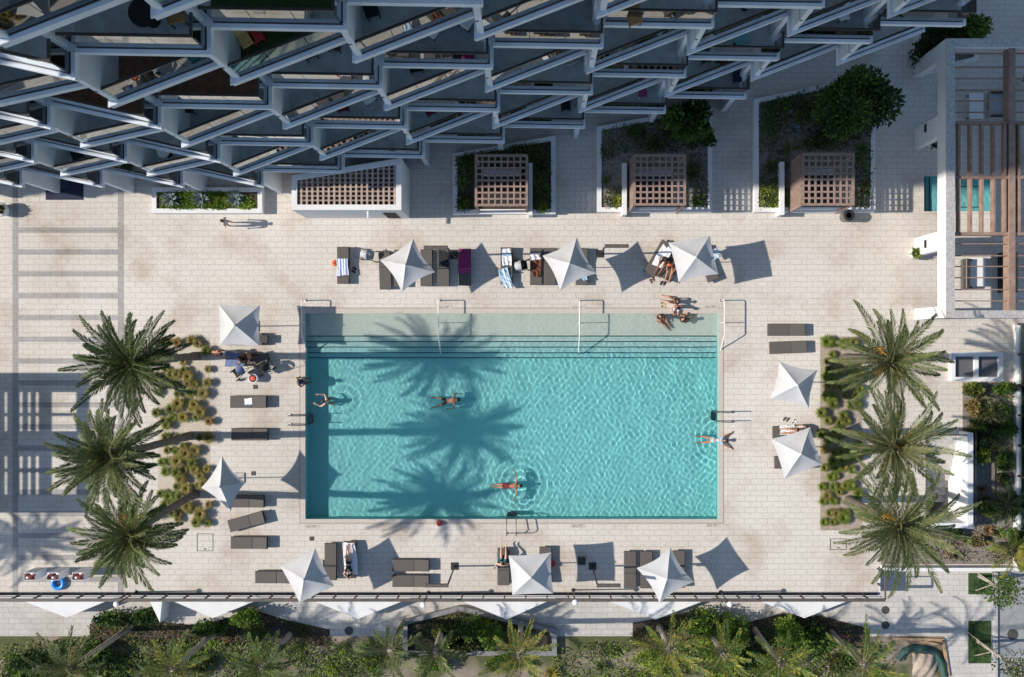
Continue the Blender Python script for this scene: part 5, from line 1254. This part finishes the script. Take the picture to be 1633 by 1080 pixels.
def person(label, loc, rz, J, skin='skin', hair='hair', suit=('trunks','navy'), scale=1.0, wet=False, fat=1.0, hat=None):
    vs, es, rad = [], [], []
    idx = {}
    def add(p, r, parent=None):
        vs.append(tuple(p)); rad.append(r)
        if parent is not None: es.append((parent, len(vs)-1))
        return len(vs)-1
    idx['pel'] = add(J['pel'], RAD['pel']*fat)
    for a, b in BONES:
        r = RAD[b]*(fat if b in ('wai','che','lh','rh') else 1)
        A, Bp = J[a], J[b]
        mid = None
        if (a,b) in (('ls','le'),('rs','re'),('lh','lk'),('rh','rk'),('lk','la'),('rk','ra'),('le','lw'),('re','rw')):
            mm = add(A.lerp(Bp,.4), (RAD[a]*.45+RAD[b]*.6)*1.02, idx[a]); idx[b] = add(Bp, r, mm)
        else: idx[b] = add(Bp, r, idx[a])
    # crown of the head, nose, ears
    f = J['f'].normalized(); up = (J['hea']-J['nek']).normalized(); f = (f - up*f.dot(up)).normalized(); sd = f.cross(up)
    add(J['hea']+up*.085, .062, idx['hea'])
    add(J['hea']+f*.105-up*.005, .014, idx['hea'])
    for s in (-1,1): add(J['hea']+sd*s*.088-f*.01, .016, idx['hea'])
    for wv, ev, sg in (('lw','le',-1),('rw','re',1)):
        d = (J[wv]-J[ev]).normalized(); n = d.cross(V(0,0,1)); n = n.normalized() if n.length > .1 else V(1,0,0); cn_ = n.cross(d)
        palm_i = add(J[wv]+d*.075, .030, idx[wv])
        for k in range(4):
            o1 = n*((k-1.5)*.019); ln = (.070,.082,.078,.060)[k]
            i1 = add(J[wv]+d*.095+o1, .0095, palm_i); i2 = add(J[wv]+d*(.095+ln*.55)+o1*1.15-cn_*.006, .0085, i1); add(J[wv]+d*(.095+ln)+o1*1.2-cn_*.022, .007, i2)
        t1 = add(J[wv]+d*.045+n*sg*.034, .0105, palm_i); add(J[wv]+d*.085+n*sg*.052-cn_*.012, .0085, t1)
    me = bpy.data.meshes.new('body_skeleton'); me.from_pydata(vs, es, []); tmp = bpy.data.objects.new('body_skeleton', me); COL.objects.link(tmp)
    sk = tmp.modifiers.new('s','SKIN'); sk.use_smooth_shade = True; ss = tmp.modifiers.new('ss','SUBSURF'); ss.levels = 1; ss.render_levels = 1
    if not me.skin_vertices: pass
    bm = bmesh.new(); bm.from_mesh(me); lay = bm.verts.layers.skin.verify(); bm.verts.ensure_lookup_table()
    for i, v in enumerate(bm.verts): v[lay].radius = (rad[i], rad[i]); v[lay].use_root = (i == 0)
    bm.to_mesh(me); bm.free(); me.update()
    bpy.context.view_layer.update(); dg = bpy.context.evaluated_depsgraph_get(); ev = tmp.evaluated_get(dg)
    bme = bpy.data.meshes.new_from_object(ev); bpy.data.objects.remove(tmp)
    bme.materials.clear(); bme.materials.append(M[skin]); bme.polygons.foreach_set('use_smooth', [True]*len(bme.polygons))
    o = bpy.data.objects.new('person', bme); COL.objects.link(o); o.location = loc; o.rotation_euler.z = rz; o.scale = (scale,)*3
    tag(o, label, 'person')
    # clothing and hair are shells over the body surface
    segs = [(a,b) for a,b in BONES]
    def nearest(c):
        best = None
        for a,b in segs:
            A,B_ = J[a],J[b]; ab = B_-A; t = max(0,min(1,(c-A).dot(ab)/ab.length_squared)); q = A+ab*t; d = (c-q).length/((RAD[a]*(1-t)+RAD[b]*t)+.01)
            if best is None or d < best[0]: best = (d,a,b,t)
        return best
    norms = [v.normal.copy() for v in bme.vertices]; co = [v.co.copy() for v in bme.vertices]
    def shell(name, test, off, m_):
        keep = [p for p in bme.polygons if test(Vector(p.center))]
        if not keep: return
        used_ = sorted({i for p in keep for i in p.vertices}); mp = {i:n for n,i in enumerate(used_)}
        mb = MB(); mb.v = [tuple(co[i]+norms[i]*off) for i in used_]; mb.f = [[mp[i] for i in p.vertices] for p in keep]; mb.m = [0]*len(keep)
        s = mb.build(name, M[m_], o, smooth=True); s.cycles.is_caustics_receiver = True
    def t_trunks(c):
        n = nearest(c); return (n[1],n[2]) in (('pel','lh'),('pel','rh')) or ((n[1],n[2]) == ('pel','wai') and n[3] < .5) or (n[1] in ('lh','rh') and n[2] in ('lk','rk') and n[3] < (.55 if suit[0] == 'trunks' else .08))
    def t_top(c):
        n = nearest(c); return (n[1],n[2]) in (('wai','che'),('che','ls'),('che','rs')) and (n[3] > .25)
    def t_shirt(c):
        n = nearest(c); return (n[1],n[2]) in (('pel','wai'),('wai','che'),('che','ls'),('che','rs')) or (n[1] in ('ls','rs') and n[3] < .55)
    shell('shorts' if suit[0] in ('trunks','shirt') else 'bikini_bottom', t_trunks, .008, suit[1])
    if suit[0] == 'bikini': shell('bikini_top', t_top, .006, suit[1])
    if suit[0] == 'shirt': shell('shirt', t_shirt, .012, suit[2])
    hc = J['hea']
    shell('hair', lambda c: nearest(c)[1:3] == ('nek','hea') and (c-hc).length < .2 and nearest(c)[3] > .6 and ((c-hc).dot(up) > .045 or ((c-hc).dot(f) < -.005 and (c-hc).dot(up) > -.05)), .014, hair if not hat else hat)
    for s in (-1,1): MB().lathe([(.004,-.012),(.012,0),(.004,.012)], n=8).build('eye', M['eye'], o, hc+f*.084+sd*s*.034+up*.018)
    mo = MB().lathe([(.004,-.006),(.02,0),(.004,.006)], n=8).build('mouth', M['lip'], o, hc+f*.088-up*.04)
    o.cycles.is_caustics_receiver = True
    return o
def at(u, v, z=0): q = P(u,v,z); return Vector((q.x,q.y,z))
# swimmers
FLOAT = pose(LIE, f=V(0,.1,-1), hea=V(0,.70,.12), ls=V(-.17,.46,.11), le=V(-.44,.47,.07), lw=V(-.68,.40,.05), rs=V(.17,.46,.11), re=V(.44,.46,.07), rw=V(.67,.36,.05),
   lk=V(-.07,-.46,.07), la=V(-.05,-.86,.02), lt=V(-.05,-.99,.0), rk=V(.07,-.46,.06), ra=V(.06,-.87,.02), rt=V(.06,-1.0,.0))
person('person floating face down with arms spread wide in the pool', at(810,774.5,-.21), R(-90), FLOAT, 'skin', 'hair', ('trunks','darkred'))
SWIM = pose(LIE, f=V(0,1,.2), hea=V(0,.68,.22), ls=V(-.17,.44,.12), le=V(-.36,.52,.02), lw=V(-.30,.72,-.05), rs=V(.17,.44,.12), re=V(.40,.34,.02), rw=V(.42,.10,-.06), pel=V(0,0,.05),
   lh=V(-.09,-.05,.04), rh=V(.09,-.05,.04), lk=V(-.24,-.35,-.05), la=V(-.30,-.74,-.1), lt=V(-.36,-.85,-.12), rk=V(.18,-.38,-.05), ra=V(.24,-.78,-.1), rt=V(.28,-.9,-.12))
person('person swimming breaststroke in dark trunks in the pool', at(712,640,-.24), R(-82), SWIM, 'skin', 'hair', ('trunks','black'))
WADE = pose(STAND, pel=V(0,-.05,.50), wai=V(0,-.03,.64), che=V(0,0,.83), nek=V(0,.03,1.0), hea=V(0,.09,1.14), lh=V(-.09,-.04,.45), rh=V(.09,-.04,.45), lk=V(-.14,.14,.07), rk=V(.14,.14,.07), la=V(-.13,-.28,.06), ra=V(.13,-.28,.06), lt=V(-.13,-.42,.03), rt=V(.13,-.42,.03),
  ls=V(-.17,.02,.94), rs=V(.17,.02,.94), le=V(-.34,.20,.86), lw=V(-.30,.44,.92), re=V(.33,.22,.86), rw=V(.24,.46,.96))
person('bather wading chest deep near the west wall, arms raised', at(526,639,-.84), R(70), WADE, 'skin_p', 'hair_b', ('trunks','navy'), 1.0)
EDGE = pose(LIE, f=V(0,1,.1), hea=V(0,.66,.30), nek=V(0,.54,.22), che=V(0,.36,.16), ls=V(-.18,.48,.20), le=V(-.30,.72,.14), lw=V(-.40,.98,.06), rs=V(.18,.48,.20), re=V(.30,.72,.14), rw=V(.42,.96,.06),
   wai=V(0,.16,.03), pel=V(0,0,-.06), lh=V(-.09,-.06,-.08), rh=V(.09,-.06,-.08), lk=V(-.16,-.45,-.14), la=V(-.20,-.84,-.20), lt=V(-.22,-.96,-.22), rk=V(.14,-.46,-.14), ra=V(.17,-.86,-.2), rt=V(.18,-.98,-.22))
person('bather stretched over the east pool edge with both arms on the deck', at(1137,702,.0), R(-90), EDGE, 'skin', 'hair', ('bikini','tw_sky'))
# shallow shelf group
person('bather sitting in the shallows with legs stretched to the steps', at(1050,505,-.27), R(-135), pose(SITFLOOR, lk=V(-.1,.45,.16), rk=V(.1,.45,.14), la=V(-.1,.86,.07), ra=V(.1,.86,.07), lt=V(-.1,.98,.1), rt=V(.1,.98,.1)), 'skin', 'hair_b', ('bikini','black'))
person('bather sitting in the shallows nearest the east handrail', at(1086,510,-.27), R(-60), SITFLOOR, 'skin', 'hair', ('bikini','black'))
person('bather in white shorts seated on the north pool edge', at(1078,489,.0), R(180), SITEDGE, 'skin', 'hair', ('trunks','tw_white'))
person('person sunning face up on the deck behind the seated bather', at(1076,481,0), R(75), pose(SITFLOOR, hea=V(0,-.12,.72), che=V(0,-.1,.42), nek=V(0,-.12,.58), ls=V(-.17,-.1,.53), rs=V(.17,-.1,.53), lw=V(-.3,-.35,.06), le=V(-.28,-.28,.3), rw=V(.3,-.35,.06), re=V(.28,-.28,.3)), 'skin', 'hair_b', ('bikini','black'), .9)
person('man with a cap seated on the west pool edge, feet in the water', at(479,609,0), R(-80), SITEDGE, 'skin_d', 'hair', ('trunks','tw_slate'), 1.0, hat='navy')
# west group
BEND = pose(STAND, pel=V(0,-.1,.88), wai=V(0,.0,.98), che=V(0,.18,1.08), nek=V(0,.34,1.14), hea=V(0,.46,1.16), f=V(0,.4,-1), ls=V(-.17,.28,1.08), rs=V(.17,.28,1.08), le=V(-.2,.40,.86), lw=V(-.16,.58,.72), re=V(.2,.40,.86), rw=V(.16,.62,.74), lh=V(-.09,-.1,.84), rh=V(.09,-.1,.84))
person('person bending over the slate blue towel by the grass bed', at(351,563,0), R(-95), BEND, 'skin', 'hair_b', ('trunks','darkred'))
LOUNGE = pose(SITFLOOR, lk=V(-.12,.45,.22), rk=V(.14,.42,.30), la=V(-.1,.86,.07), ra=V(.12,.80,.07), lt=V(-.1,.98,.12), rt=V(.12,.94,.1))
person('dark haired person sitting on the lounger between the strollers', at(388,573,.33), R(-70), LOUNGE, 'skin_d', 'hair', ('bikini','black'))
person('person in black sitting at the head of the slate towel lounger', at(401,568,.33), R(110), LOUNGE, 'skin', 'hair', ('trunks','black'), .92)
# loungers
person('sunbather lying face down on a white towel by the fence', at(556.5,896,.38), R(180), pose(LIE, f=V(0,.1,-1), le=V(-.26,.62,.06), lw=V(-.10,.78,.05), re=V(.26,.62,.06), rw=V(.10,.80,.05)), 'skin_p', 'hair', ('bikini','black'))
person('pale man in teal shorts reclining on a lounger by the fence', at(803,897,.36), R(0), pose(LOUNGE, le=V(-.34,.02,.3), lw=V(-.42,-.2,.12), re=V(.34,.02,.3), rw=V(.34,.28,.2)), 'skin_p', 'hair', ('trunks','teal'), 1.05, fat=1.3)
person('dark haired woman resting on the white towel of the angled lounger', at(1060,414,.38), R(150), LOUNGE, 'skin_d', 'hair', ('bikini','black'))
person('person in red beside the white towel, edge of the parasol', at(1070,424,.34), R(165), LOUNGE, 'skin', 'hair_b', ('bikini','red'), .95)
person('sunbather lying with legs out from under the east parasol', at(1271,687,.37), R(-90), pose(LIE, lk=V(-.12,-.44,.24), rk=V(.12,-.46,.12)), 'skin', 'hair', ('bikini','black'))
person('person in a pale shirt walking below the long planter', at(369,358,0), R(88), STAND, 'skin', 'hair_b', ('shirt','pole','grey_cloth'), .92)
